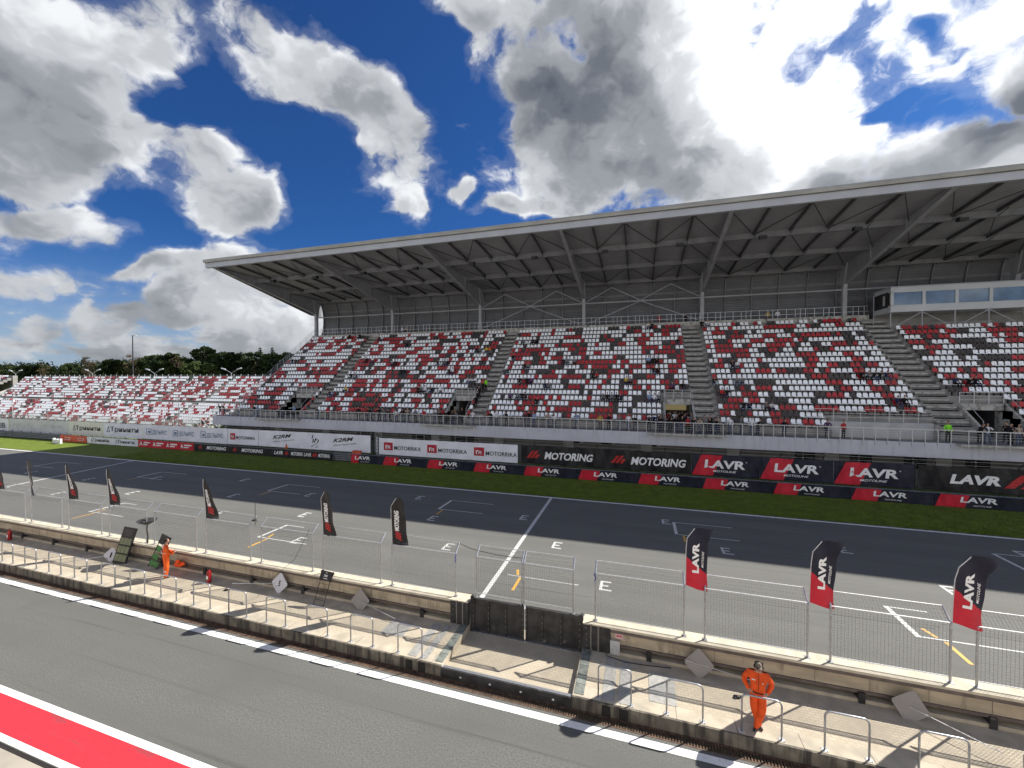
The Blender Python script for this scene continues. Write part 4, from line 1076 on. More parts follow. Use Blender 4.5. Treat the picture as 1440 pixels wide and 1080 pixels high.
# material slots of a figure: 0 skin, 1 top, 2 trousers, 3 shoes, 4 hair
def pose(kind):
    if kind == 'stand':
        J = dict(pel=(0,0,.95,.125), ch=(0,0,1.24,.135), nk=(0,-.01,1.46,.055), hd=(0,-.02,1.56,.05))
        arms = {s: ((s*.17,0,1.40),(s*.25,.03,1.13),(s*.24,-.07,.90),(s*.23,-.10,.82)) for s in (-1,1)}
        legs = {s: ((s*.09,0,.88),(s*.11,-.02,.50),(s*.12,.02,.09),(s*.13,-.14,.045)) for s in (-1,1)}; head = (0,-.03,1.65)
    elif kind == 'lean':
        J = dict(pel=(0,.06,.95,.125), ch=(0,-.10,1.20,.135), nk=(0,-.22,1.39,.055), hd=(0,-.27,1.47,.05))
        arms = {s: ((s*.17,-.17,1.34),(s*.26,-.30,1.10),(s*.10,-.42,1.09),(s*.04,-.46,1.08)) for s in (-1,1)}
        legs = {s: ((s*.09,.06,.88),(s*.11,.0,.50),(s*.12,.10+.05*s,.09),(s*.13,-.04+.05*s,.045)) for s in (-1,1)}; head = (0,-.31,1.55)
    elif kind == 'arms':
        J = dict(pel=(0,0,.95,.125), ch=(0,0,1.24,.135), nk=(0,-.01,1.46,.055), hd=(0,-.02,1.56,.05))
        arms = {s: ((s*.17,0,1.40),(s*.30,-.02,1.20),(s*.14,-.22,1.28),(s*.06,-.26,1.36)) for s in (-1,1)}
        legs = {s: ((s*.09,0,.88),(s*.13,-.02,.50),(s*.16,.02,.09),(s*.17,-.14,.045)) for s in (-1,1)}; head = (0,-.03,1.65)
    elif kind == 'sit':
        J = dict(pel=(0,.04,.11,.13), ch=(0,.02,.40,.135), nk=(0,-.02,.60,.055), hd=(0,-.04,.69,.05))
        arms = {s: ((s*.17,0,.54),(s*.24,-.06,.29),(s*.14,-.30,.22),(s*.12,-.37,.20)) for s in (-1,1)}
        legs = {s: ((s*.09,.0,.08),(s*.13,-.42,.12),(s*.13,-.44,-.32),(s*.14,-.58,-.36)) for s in (-1,1)}; head = (0,-.05,.79)
    else:
        J = dict(pel=(0,.04,.11,.13), ch=(0,-.08,.37,.135), nk=(0,-.20,.53,.055), hd=(0,-.25,.60,.05))
        arms = {s: ((s*.17,-.13,.48),(s*.22,-.32,.27),(s*.05,-.45,.30),(s*.02,-.48,.36)) for s in (-1,1)}
        legs = {s: ((s*.09,.0,.08),(s*.17,-.40,.13),(s*.12,-.44,-.32),(s*.13,-.58,-.36)) for s in (-1,1)}; head = (0,-.27,.70)
    B = [('pel','ch',1),('ch','nk',1),('nk','hd',0)]
    for s in (-1, 1):
        n = 'l' if s < 0 else 'r'; a = arms[s]; l = legs[s]
        for k, p, r in (('sh',a[0],.062),('el',a[1],.048),('wr',a[2],.034),('ha',a[3],.036),('hi',l[0],.092),('kn',l[1],.064),('an',l[2],.045),('to',l[3],.038)): J[k+n] = (*p, r)
        B += [('ch','sh'+n,1),('sh'+n,'el'+n,1),('el'+n,'wr'+n,1),('wr'+n,'ha'+n,0),('pel','hi'+n,2),('hi'+n,'kn'+n,2),('kn'+n,'an'+n,2),('an'+n,'to'+n,3)]
    return J, B, head
figs = {}
for kd in ('stand','lean','arms','sit','hunch'):
    J, B, head = pose(kd); V, F, Mi = skin_obj(J, B)
    g = MB(); g.v = V; g.f = F; g.m = Mi
    g.ball(head, (.078,.095,.118), 10, 8, fn=lambda p, q: 4 if (p.z+q.z)/2 > .035 or (p.y+q.y)/2 > .02 else 0)
    g.ball((head[0], head[1]-.09, head[2]-.01), (.015,.022,.022), 6, 4)
    o = g.build('person', [M['skin'], M['cl_k'], M['cl_n'], M['shoe'], M['hair']], smooth=True); figs[kd] = o.data; bpy.data.objects.remove(o)
def person(kd, loc, rotz, top, low, label, group, hair=None):
    o = bpy.data.objects.new('person', figs[kd]); col.objects.link(o); o.location = loc; o.rotation_euler.z = rotz
    s = R.uniform(.94, 1.05); o.scale = (s, s, s)
    for i, m in ((1, M['cl_'+top]), (2, M['cl_'+low])):
        o.material_slots[i].link = 'OBJECT'; o.material_slots[i].material = m
    if hair: o.material_slots[4].link = 'OBJECT'; o.material_slots[4].material = M[hair]
    return tag(o, label, 'person', group)
cname = {k: v[0] for k, v in CL.items()}
SEATED = [(11,-54.5,'k'),(11,-40.0,'k'),(11,-39.0,'w'),(7,-40.5,'k'),(7,-39.5,'g'),(10,-35.0,'g'),(10,-34.5,'k'),(8,-32.5,'k'),(3,-41.5,'k'),(3,-41.0,'b'),(4,-39.5,'y'),(17,-41.0,'k'),(17,-40.5,'w'),(15,-35.0,'k'),(18,-47.5,'k'),(18,-45.5,'k'),(8,-32.0,'k'),(10,-27.5,'k'),(10,-26.5,'g'),(10,-26.0,'k'),(8,-25.0,'k'),(8,-24.5,'w'),(13,-22.5,'k'),(13,-22.0,'g'),(13,-21.0,'y'),(13,-20.5,'o'),(4,-28.0,'k'),(4,-27.5,'g'),(4,-27.0,'w'),(4,-26.0,'k'),(6,-21.5,'w'),(6,-21.0,'w'),(6,-20.5,'w'),(15,-16.0,'g'),(15,-14.5,'k'),(15,-14.0,'k'),(11,-16.5,'k'),(9,-14.5,'k'),(9,-14.0,'g'),(8,-16.5,'k'),(6,-14.5,'k'),(6,-13.5,'k'),(6,-13.0,'p'),(5,-11.0,'n'),(5,-10.5,'g'),(3,-15.0,'p'),(3,-14.0,'g'),(3,-13.5,'k'),(3,-13.0,'k'),(2,-11.5,'k'),(10,-9.5,'k'),(10,-9.0,'g'),(10,-8.0,'g'),(7,-5.5,'k'),(7,-5.0,'r'),(3,-4.0,'g'),(3,-3.5,'k'),(18,1.0,'w'),(18,1.5,'k'),(14,4.5,'k'),(10,1.0,'b'),(10,1.5,'k'),(10,2.0,'k'),(8,1.5,'k'),(8,2.0,'k'),(6,-1.5,'y'),(6,-1.0,'g'),(5,4.5,'k'),(5,3.5,'p'),(3,-3.0,'g'),(3,-2.5,'k'),(3,-2.0,'n'),(3,1.0,'b'),(3,1.5,'w'),(3,2.0,'g'),(9,10.0,'k'),(9,10.5,'w'),(6,7.8,'k'),(6,10.0,'g'),(6,10.5,'g'),(4,8.3,'r'),(4,8.8,'k'),(2,10.0,'k'),(2,10.5,'n'),(2,12.0,'g'),(2,12.5,'w'),(18,7.7,'k'),(18,8.3,'w'),(7,21.5,'k'),(7,22.0,'g'),(7,22.5,'k'),(7,23.0,'k'),(7,23.5,'n'),(3,23.0,'n'),(3,23.5,'k'),(6,28.5,'n'),(6,29.5,'k'),(6,30.0,'k')]
def block(x):
    for lim, n in ((-43,'leftmost'),(-18.5,'second'),(6.3,'middle'),(26,'fourth')):
        if x < lim: return n
    return 'rightmost'
for (i, x, c) in SEATED:
    peers = sorted(p[1] for p in SEATED if p[0] == i and block(p[1]) == block(x)); k = peers.index(x)
    lab = 'person in %s top, seated %s row up, %s block%s' % (cname[c], ORD[i].replace('-', ' '), block(x), '' if len(peers) == 1 else ', %s from left' % ORD[k])
    person('sit' if R.random() < .55 else 'hunch', (x, RY+DY*i-.05, RZ+DZ*i+.01), R.uniform(-.35,.35), c, R.choice('kknjj'), lab, 'spectators sitting in the grandstand', 'hair' if R.random() < .75 else None)
RAIL = [(-57.3,'k'),(-56.6,'k'),(-53.69,'w'),(-51.08,'k'),(-50.31,'b'),(-45.58,'k'),(-40.16,'k'),(-38.58,'r'),(-32.08,'k'),(-30.84,'k'),(-30.02,'g'),(-29.31,'k'),(-28.41,'w'),(-27.42,'k'),(-26.83,'e'),(-25.75,'g'),(-24.6,'r'),(-22.9,'g'),(-22.16,'k'),(-21.52,'k'),(-20.6,'k'),(-20.06,'g'),(-18.1,'w'),(-16.1,'k'),(-15.42,'w'),(-14.24,'k'),(-12.18,'n'),(-11.61,'k'),(-11.05,'b'),(-9.54,'e'),(-8.76,'w'),(-6.38,'b'),(-3.94,'y'),(-3.07,'k'),(-2.0,'g'),(-1.09,'w'),(-.46,'k'),(1.99,'k'),(2.86,'k'),(3.38,'k'),(3.9,'k'),(4.45,'r'),(4.95,'k'),(5.45,'e'),(5.95,'g'),(6.4,'k'),(6.95,'k'),(8.25,'w'),(10.05,'w'),(10.58,'k'),(12.72,'k'),(16.09,'p'),(17.27,'r'),(24.6,'l'),(26.36,'k'),(26.85,'w'),(28.27,'k'),(28.75,'e'),(29.3,'p')]
def seg(x):
    for lim, n in ((-44,'left end'),(-20,'second tunnel'),(3,'third tunnel'),(20,'plain wall')):
        if x < lim+ (0 if n != 'left end' else 0): return n
    return 'right end'
secs = [(-58,-43.5,'left of first stairs'),(-43.5,-26,'right of first stairs'),(-26,-17,'below second stairs'),(-17,-3.5,'right of second stairs'),(-3.5,.8,'just left of middle tunnel'),(.8,7.9,'at middle tunnel'),(7.9,20,'right of middle tunnel'),(20,40,'at right end')]
def secof(x):
    for a, b, n in secs:
        if a <= x < b: return n
for x, c in RAIL:
    n = secof(x); peers = sorted(p[0] for p in RAIL if secof(p[0]) == n); k = peers.index(x)
    y = 43.42 if not in_any(x, plat) else 42.95
    low = {'w':'j','r':'k','y':'k','l':'k','e':'j','b':'j'}.get(c, R.choice('kkjn'))
    kd = 'lean' if R.random() < .45 else ('stand' if R.random() < .6 else 'arms')
    if c in 'rl': kd = 'stand'
    person(kd, (x, y+R.uniform(-.03,.1), 4.29), R.uniform(-.5,.5), c, low, 'person in %s top, front railing, %s, %s from left' % (cname[c], n, ORD[k]), 'spectators at the front railing', 'hair')
CROWD = [(2.9,47.2,'r'),(3.2,48.2,'k'),(3.55,47.4,'w'),(3.8,48.4,'g'),(4.1,47.6,'k'),(4.4,48.1,'k'),(4.7,47.3,'p'),(5.0,48.3,'k'),(3.0,45.4,'k'),(3.7,45.2,'k'),(4.4,45.6,'k'),(5.0,45.1,'g'),(1.9,44.3,'k')]
for k, (x, y, c) in enumerate(sorted(CROWD)):
    person(R.choice(['stand','arms']), (x, y, 4.28), R.uniform(-.6,.6), c, R.choice('kkj'), 'person in %s top, crowded in the lit middle tunnel, %s from left' % (cname[c], ORD[k]), 'people in the middle tunnel', 'hair')
for k, (x, i, c) in enumerate([(-20.4,0,'k'),(-19.9,1.6,'k'),(-19.5,2.3,'k'),(-19.1,3.2,'k'),(-18.9,4.2,'k'),(-18.7,4.8,'l'),(-24.6,3.6,'w'),(-6.0,0,'g')][:7]):
    z = RZ+DZ*i-.42 if i else 4.28; y = RY+DY*i
    if x > -20.2 and x < -19.3: x = -19.1
    person('stand', (x, y if i else 45.2, z), R.uniform(-.5,.5), c, 'k', 'person in %s top standing on the second stairs, %s from below' % (cname[c], ORD[k]) if k < 6 else 'person in white shirt standing on the seating steps left of the second tunnel', 'people on the second stairs' if k < 6 else None, 'hair')
for k, (x, c) in enumerate([(-38.0,'w'),(-37.3,'e'),(2.5,'r'),(5.9,'k'),(15.6,'y'),(16.7,'w')]):
    person('stand', (x, 60.0, zt), R.uniform(-.4,.4), c, 'k' if c != 'w' else 'j', 'person in %s top behind the rear railing, %s from left' % (cname[c], ORD[k]), 'people behind the rear railing', 'hair')

EXTRA = [(-23.6,45.3,'k'),(-23.2,44.6,'g'),(-21.0,44.4,'k'),(-20.6,45.5,'k'),(.9,44.3,'k'),(1.4,44.8,'n'),(2.4,43.9,'g'),(6.6,44.0,'k'),(7.3,44.2,'e'),(-46.8,44.3,'k'),(-45.2,44.6,'b'),(28.9,44.4,'k'),(29.9,44.2,'g'),(-34.2,43.9,'k'),(-33.0,43.8,'r'),(-9.0,43.9,'k'),(9.2,43.8,'g')]
for k, (x, y, c) in enumerate(sorted(EXTRA)):
    person(R.choice(['stand','arms']), (x, y, 4.28), R.uniform(-1.5,1.5), c, R.choice('kkjn'), 'person in %s top one step behind the railing crowd, %s from left' % (cname[c], ORD[k]), 'people behind the front railing crowd', 'hair')
# marshals in orange overalls
def add_hand(J, B, n, wrist, d, side, r=.03, curl=.5):
    d = Vector(d).normalized(); w = Vector(wrist); s = Vector(side).normalized(); nrm = d.cross(s).normalized()
    palm = w+d*.07; J['pa'+n] = (*palm, (.028,.020)); B.append(('wr'+n, 'pa'+n, 0))
    for k, (o_, L) in enumerate(((-.030,.070),(-.010,.080),(.010,.075),(.028,.060))):
        a = palm+d*.03+s*o_; b = a+d*L*.5; c = b+(d*(1-curl)+nrm*curl).normalized()*L*.5
        for q, p, rr_ in (('a',a,.0095),('b',b,.009),('c',c,.0075)): J['f%d%s%s' % (k,q,n)] = (*p, rr_)
        B += [('pa'+n, 'f%da%s' % (k,n), 0), ('f%da%s' % (k,n), 'f%db%s' % (k,n), 0), ('f%db%s' % (k,n), 'f%dc%s' % (k,n), 0)]
    a = palm-s*.035-d*.01; b = a-s*.02+d*.03+nrm*.01; J['tha'+n] = (*a,.012); J['thb'+n] = (*b,.009); B += [('pa'+n,'tha'+n,0),('tha'+n,'thb'+n,0)]
def marshal(label, loc, rotz, omat, pose_, extras):
    t = thing('person', label, 'person', loc, None, rotz)
    J, B = pose_(); V, F, Mi = skin_obj(J, B, sub=2)
    g = MB(); g.v = V; g.f = F; g.m = Mi
    g.build('body', [M['skin'], omat, omat, M['shoe'], M['hair']], t, smooth=True)
    extras(t); return t
def base_pose(arms, legs, torso, hands=True):
    J = dict(pel=(*torso[0],(.155,.13)), wa=(*torso[1],(.172,.135)), ch=(*torso[2],(.175,.13)), nk=(*torso[3],.06), hd=(*torso[4],.055))
    B = [('pel','wa',1),('wa','ch',1),('ch','nk',1),('nk','hd',0)]
    for s in (-1, 1):
        n = 'l' if s < 0 else 'r'; a = arms[s]; l = legs[s]
        for k, p, r in (('sh',a[0],.09),('el',a[1],.076),('wr',a[2],.048),('hi',l[0],.124),('kn',l[1],.104),('an',l[2],.082),('he',l[3],.048),('to',l[4],.04)): J[k+n] = (*p, r)
        B += [('ch','sh'+n,1),('sh'+n,'el'+n,1),('el'+n,'wr'+n,1),('pel','hi'+n,2),('hi'+n,'kn'+n,2),('kn'+n,'an'+n,2),('an'+n,'he'+n,3),('he'+n,'to'+n,3)]
        J['wr'+n] = (*a[2], .05)
        add_hand(J, B, n, a[2], Vector(a[3])-Vector(a[2]), (0,1,0) if abs(a[3][1]-a[2][1]) < .05 else (0,0,1))
    return J, B
def pose1():
    arms = {s: ((s*.215,.0,1.43),(s*.335,.10,1.16),(s*.225,-.02,.99),(s*.14,-.10,.94)) for s in (-1,1)}
    legs = {-1: ((-.095,0,.90),(-.085,-.05,.50),(.035,-.03,.13),(.04,.0,.05),(.10,-.14,.035)), 1: ((.095,0,.90),(.095,-.08,.50),(-.045,-.15,.13),(-.05,-.12,.05),(-.11,-.26,.035))}
    return base_pose(arms, legs, ((0,.0,.96),(0,0,1.12),(0,.0,1.32),(0,-.04,1.52),(0,-.09,1.60)))
def pose2():
    arms = {s: ((s*.20,.0,1.42),(s*.27,-.06,1.15),(s*.14,-.26,1.10),(s*.06,-.33,1.14)) for s in (-1,1)}
    legs = {s: ((s*.10,0,.90),(s*.13,-.02,.50),(s*.13,.02,.12),(s*.13,.05,.05),(s*.14,-.13,.035)) for s in (-1,1)}
    return base_pose(arms, legs, ((0,.0,.96),(0,0,1.12),(0,.0,1.32),(0,-.01,1.52),(0,-.02,1.60)))
def face(g, c, t_=0.):
    g.ball(c, (.076,.094,.115), 16, 12, 0)
    g.ball((c[0],c[1]-.095,c[2]-.012), (.014,.02,.022), 8, 6, 0)
    for s in (-1, 1):
        g.ball((c[0]+s*.076,c[1]+.005,c[2]-.005), (.012,.022,.032), 8, 6, 0); g.ball((c[0]+s*.030,c[1]-.083,c[2]+.015), (.013,.01,.008), 8, 6, 1)
    g.ball((c[0],c[1]-.088,c[2]-.052), (.024,.010,.007), 8, 5, 2)
def ex1(t):
    c = (0,-.12,1.695); g = MB(); face(g, c); h = g.build('head', [M['skin'], M['txtk'], M['crimson']], t, smooth=True)
    g = MB(); g.ball((0,-.105,1.735), (.088,.108,.085), 16, 10, 0); g.prism([(-.075,-.19,1.725),(.075,-.19,1.725),(.06,-.27,1.69),(-.06,-.27,1.69)], (0,0,.012))
    g.build('cap', mat('patterned_cap', (.03,.025,.022), .8, c2=(.25,.2,.15), scale=30), t, smooth=True)
    g = MB(); g.tube([(-.088,-.11,1.70),(-.085,-.10,1.80),(0,-.09,1.835),(.085,-.10,1.80),(.088,-.11,1.70)], .012, 6)
    for s in (-1, 1): g.ball((s*.09,-.11,1.69), (.03,.045,.05), 10, 8)
    g.build('headphones', M['black'], t, smooth=True)
    g = MB(); g.box(-.06,.06,-.222,-.195,1.70,1.725); g.build('sunglasses', M['black'], t)
    g = MB(); g.tube([(-.17,-.06,1.0),(-.08,-.155,1.0),(.08,-.155,1.0),(.17,-.06,1.0)], .014, 6); g.build('belt', M['black'], t)
    g = MB(); g.tube([(0,-.145,1.06),(0,-.165,1.3),(0,-.11,1.50)], .006, 5); g.build('zip', M['black'], t)
    g = MB(); g.box(-.16,-.07,-.158,-.148,1.33,1.36); g.box(.08,.11,-.158,-.148,1.28,1.31); g.build('badge', M['reflect'], t)
    for s in (-1, 1):
        g = MB(); g.tube([(s*.09,-.03,1.53),(s*.20,.0,1.515)], .02, 6); g.build('shoulder_strap', M['cl_k'], t)
marshal('person in orange overalls and cap, hands at the hips, standing behind a hoop rail', (3.05, 12.30, .35), rad(-8), M['orange'], pose1, ex1)
def ex2(t):
    c = (0,-.03,1.69); g = MB(); face(g, c); g.build('head', [M['skin'], M['txtk'], M['crimson']], t, smooth=True)
    g = MB(); g.ball((0,.0,1.72), (.086,.100,.105), 14, 10); g.build('hair', M['hair'], t, smooth=True)
    for s in (-1, 1):
        g = MB(); g.lathe([(.088,0),(.088,.06)], (s*.13,.01,.30), 12); g.build('leg_stripe', M['reflect'], t)
    g = MB(); g.tube([(-.12,.155,1.20),(.0,.165,1.24),(.14,.150,1.27)], .02, 6); g.tube([(-.20,.02,1.18),(-.12,.155,1.20)], .02, 6); g.build('back_stripe', M['reflect'], t)
marshal('person in bright orange overalls with pale stripes, back turned, beside the green pit board', (-21.15, 13.35, .35), rad(150), M['orange2'], pose2, ex2)
t = thing('paddle', 'small round white paddle held by the person beside the green pit board', 'paddle', (-21.62, 13.55, 1.55))
g = MB(); g.tube([(0,0,-.3),(0,0,0)], .012, 6); g.build('handle', M['black'], t)
g = MB(); g.prism([(.11*math.cos(a*.524), -.01, .1+.11*math.sin(a*.524)) for a in range(12)], (0,.015,0)); g.build('disc', M['cream'], t)

# ---------------------------------------------------------------- trees
def leaf_quads(g, c, r, n, size, rr):
    for _ in range(n):
        while True:
            p = Vector((rr.uniform(-1,1), rr.uniform(-1,1), rr.uniform(-1,1)))
            if .25 < p.length < 1: break
        p = Vector((p.x*r[0], p.y*r[1], p.z*r[2]))+Vector(c)
        u = Vector((rr.gauss(0,1), rr.gauss(0,1), rr.gauss(0,1))).normalized(); w = u.orthogonal().normalized(); s = size*rr.uniform(.6,1.3)
        g.poly([p-u*s, p-w*s*.6, p+u*s, p+w*s*.6])
def broad(seed, h, w, dens=5200, size=.36):
    rr = random.Random(seed); g = MB(); tr = MB()
    tr.tube([(0,0,0),(rr.uniform(-.3,.3),0,h*.4),(rr.uniform(-.5,.5),0,h*.8)], .28, 7, r2=.08)
    nc = 46
    for _ in range(nc):
        q = rr.random(); z = h*(.16+.78*q); ww = w*math.sin(math.pi*min(1,.15+.85*(1-q*.86)))*.8
        a = rr.uniform(0, 6.28); d = ww*rr.uniform(.2,.9); c = (d*math.cos(a), d*math.sin(a), z); s = rr.uniform(.22,.36)*w*(1.1-.4*q)
        leaf_quads(g, c, (s,s,s*.75), dens//nc, size, rr); tr.tube([(0,0,min(z*.75,h*.6)),c], .06, 4, r2=.03)
    return tr, g
def spruce(seed, h, w):
    rr = random.Random(seed); g = MB(); tr = MB(); tr.tube([(0,0,0),(0,0,h)], .22, 6, r2=.03); n = 26
    for k in range(n):
        q = k/n; z = h*(.12+.86*q); L = w*(1-q)**.8*rr.uniform(.75,1.15)+.15
        for j in range(9):
            a = rr.uniform(0, 6.28)
            for _ in range(int(14*(1-q)+4)):
                d = L*rr.random()**.6; p = Vector((d*math.cos(a)+rr.gauss(0,.12), d*math.sin(a)+rr.gauss(0,.12), z-d*.32+rr.gauss(0,.12)))
                u = Vector((math.cos(a),math.sin(a),-.5))*rr.uniform(.2,.4); w_ = Vector((-math.sin(a),math.cos(a),rr.uniform(-.4,.4)))*.16
                g.poly([p-u, p-w_, p+u, p+w_])
    return tr, g
protos = []
for lab, fn, m in (('dense broadleaf', broad(1,17,5.2), 'leaf1'), ('bushy broadleaf', broad(2,15,6.0), 'leaf1'), ('light green', broad(3,13,4.6,3800), 'leaf3'), ('thin brownish', broad(4,18,3.8,1800,.24), 'leaf4'), ('dark spruce', spruce(5,20,3.6), 'leaf2'), ('narrow spruce', spruce(6,18,2.6), 'leaf2')):
    t = thing('tree', 'x', 'tree', (0,-500,0)); fn[0].build('trunk', M['trunk'], t); fn[1].build('crown', M[m], t); protos.append((lab, t))
#          kind, X, Y, target top height
TR = [(3,-340,150,19),(3,-298,150,23),(0,-325,156,18.5),(1,-312,150,18),(0,-284,152,20),(1,-272,150,20),(3,-257,148,23.5),(0,-250,152,22),(1,-241,150,22),(0,-234,152,23),(3,-227,150,22),(2,-221,144,16),(0,-214,152,23.5),(0,-207,150,25.4),(2,-203,142,18),(1,-198,152,22.5),(2,-194,143,17),(0,-190,152,22.5),(4,-184,150,23),(5,-180,152,22.5),(0,-176,150,22.5),(4,-172,150,25),(1,-167,152,21.5),(4,-162.5,148,24.5),(5,-158,150,22),(0,-154,150,21.5),(5,-150,152,21),(4,-146,150,21),(1,-355,155,18),(0,-372,156,17.5),(1,-392,158,17.5),(0,-412,160,17)]
cntk = {}
hk = [17,15,13,18,20,18]
TR.sort(key=lambda q: q[1]/q[2])
tot = {}
for k, *_ in TR: tot[k] = tot.get(k, 0)+1
for k, x, y, h in TR:
    lab, p = protos[k]; cntk[k] = cntk.get(k, 0)+1
    first = cntk[k] == 1
    o = p if first else copy_tree(p)
    s = h/hk[k]/ (1.0 if k > 3 else .99); o.location = (x, y, 0); o.scale = (s*R.uniform(.95,1.2), s*R.uniform(.95,1.15), s); o.rotation_euler.z = R.uniform(0, 6.28)
    o['label'] = '%s tree on the skyline, %s of its kind from the left' % (lab, ORD[cntk[k]-1]); o['group'] = 'trees along the skyline'
rr = random.Random(77); g = MB()
for i in range(330):
    x = -470+i*1.12+rr.uniform(-2,2); y = rr.uniform(158,185); far = max(0, (-x-230)/240)
    h = (17.6+rr.uniform(-2.5,2.0))*(1.06 if x > -300 else 1.0)+(y-158)*.09
    for _ in range(4):
        leaf_quads(g, (x+rr.uniform(-2,2), y+rr.uniform(-2,2), h*rr.uniform(.45,.93)), (3.0,3.0,2.8), 42, .55, rr)
    for _ in range(2): leaf_quads(g, (x+rr.uniform(-2,2), y, h*.35), (3,3,4.5), 35, .75, rr)
tag(g.build('forest', M['leaf1']), 'dark mass of forest filling the horizon behind the skyline trees', 'forest', kind='stuff')
g = MB()
for i in range(60): leaf_quads(g, (-470+i*6.5, 192, 7), (5,3,7), 120, 1.0, rr)
tag(g.build('forest', M['leaf2']), 'shadowed inner edge of the forest on the horizon', 'forest', kind='stuff')

# ---------------------------------------------------------------- sky, clouds, sun
CLOUDS = [(-1.118,.536,.154,.047,.46,1),(-1.151,.394,.136,.092,.4,1.05),(-1.03,.385,.120,.075,.29,.95),(-.905,.335,.105,.058,.21,.95),(-.961,.43,.055,.035,.3,.7),(-1.142,.244,.081,.024,.26,.7),(-.837,.612,.095,.044,-.25,1),(-.716,.568,.150,.068,-.35,1),(-.603,.504,.110,.085,-.4,1),(-.560,.415,.055,.055,.09,.9),(-.354,.725,.14,.033,.03,.8),(-.116,.639,.247,.102,-.09,1.1),(-.083,.488,.245,.097,-.09,1.1),(.159,.563,.302,.163,-.22,1.2),(.16,.40,.34,.06,-.18,1),(.386,.60,.215,.08,-.36,1),(.56,.49,.11,.07,-.44,1),(.50,.35,.24,.055,-.32,1),(-.268,.385,.103,.023,-.01,.8),(-.426,.431,.030,.018,.05,.7),(-1.176,.153,.043,.022,.18,.8),(-1.111,.108,.066,.028,.11,.9),(-.981,.133,.079,.038,.11,.95),(-.878,.160,.11,.065,.1,.95),(-.802,.10,.107,.05,.05,.8),(-1.187,.094,.028,.022,.11,.8),(-1.035,.194,.125,.011,.17,.5),(-.70,.17,.12,.06,.0,.8),(.9,.6,.4,.2,0,1),(1.5,.3,.5,.12,0,.9),(2.4,.5,.5,.2,0,.9),(3.0,.25,.4,.1,0,.9),(-2.0,.5,.4,.2,0,.9),(-2.7,.3,.4,.12,0,.9),(0,1.2,.9,.25,0,.7)]
HOLES = [(.496,.517,.030,.018,-.3,.55),(.43,.448,.045,.014,.35,.7),(-.47,.62,.08,.10,0,.6),(-.80,.48,.13,.045,0,.75),(-1.0,.475,.15,.035,.45,.85),(-.76,.36,.05,.05,0,.5)]
DARK = [(-.12,.60,.24,.17,-.1,.85),(-.03,.49,.27,.11,0,.6),(.16,.50,.22,.13,-.5,.4),(.52,.385,.30,.05,.35,.8),(-1.2,.40,.22,.05,.4,.22)]
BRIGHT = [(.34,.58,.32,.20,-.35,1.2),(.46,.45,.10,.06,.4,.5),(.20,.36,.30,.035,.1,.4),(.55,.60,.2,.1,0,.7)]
w = bpy.data.worlds.new('World'); sc.world = w; w.use_nodes = True
n = w.node_tree.nodes; l = w.node_tree.links; n.clear()
out = n.new('ShaderNodeOutputWorld'); bg = n.new('ShaderNodeBackground'); l.new(bg.outputs[0], out.inputs[0])
sky = n.new('ShaderNodeTexSky'); sky.sky_type = 'NISHITA'; sky.sun_disc = False; sky.sun_elevation = rad(45); sky.sun_rotation = rad(50.3); sky.altitude = 200; sky.air_density = 1.0; sky.dust_density = .6; sky.ozone_density = 2.5
def mth(op, a, b=None, c=None, clamp=False):
    k = n.new('ShaderNodeMath'); k.operation = op; k.use_clamp = clamp
    for i, v in enumerate((a, b, c)):
        if v is None: continue
        if isinstance(v, (int, float)): k.inputs[i].default_value = v
        else: l.new(v, k.inputs[i])
    return k.outputs[0]
def vm(op, a, b=None, s=None):
    k = n.new('ShaderNodeVectorMath'); k.operation = op
    for i, v in enumerate((a, b)):
        if v is None: continue
        if isinstance(v, tuple): k.inputs[i].default_value = v
        else: l.new(v, k.inputs[i])
    if s is not None: k.inputs['Scale'].default_value = s
    return k
def mr(v, a, b, c=0., d=1., smooth=True):
    k = n.new('ShaderNodeMapRange'); k.interpolation_type = 'SMOOTHSTEP' if smooth else 'LINEAR'
    l.new(v, k.inputs[0]); k.inputs[1].default_value = a; k.inputs[2].default_value = b; k.inputs[3].default_value = c; k.inputs[4].default_value = d; return k.outputs[0]
tc = n.new('ShaderNodeTexCoord'); dirv = tc.outputs['Generated']
def nz(vec, scale, detail, rough=.55, col_=False):
    k = n.new('ShaderNodeTexNoise'); k.inputs['Scale'].default_value = scale; k.inputs['Detail'].default_value = detail; k.inputs['Roughness'].default_value = rough
    l.new(vec, k.inputs['Vector']); return k.outputs['Color' if col_ else 'Fac']
sep = n.new('ShaderNodeSeparateXYZ'); l.new(dirv, sep.inputs[0])
az = mth('ARCTAN2', sep.outputs[0], sep.outputs[1]); el = mth('ARCSINE', sep.outputs[2])
wn = nz(dirv, 5.5, 3, .5, True); w0 = vm('SUBTRACT', wn, (.5,.5,.5)).outputs[0]; w1 = vm('SCALE', w0, None, .16).outputs[0]
cmb = n.new('ShaderNodeCombineXYZ'); l.new(az, cmb.inputs[0]); l.new(el, cmb.inputs[1])
ae_ = vm('ADD', cmb.outputs[0], w1).outputs[0]
fl = vm('MULTIPLY', ae_, (1,1,0)).outputs[0]
def field(L, sm=.25, start=-1.):
    acc = None
    for a, e, ra, re, tilt, wt in L:
        mp = n.new('ShaderNodeMapping'); mp.vector_type = 'TEXTURE'; mp.inputs['Location'].default_value = (a,e,0); mp.inputs['Rotation'].default_value = (0,0,math.atan(tilt)); mp.inputs['Scale'].default_value = (ra*1.12, re*1.15, 1)
        l.new(fl, mp.inputs[0]); q = vm('LENGTH', mp.outputs[0]).outputs['Value']
        v = mth('MULTIPLY_ADD', q, -wt, wt); v = mth('MAXIMUM', v, start)
        acc = v if acc is None else mth('SMOOTH_MAX', acc, v, sm)
    return acc
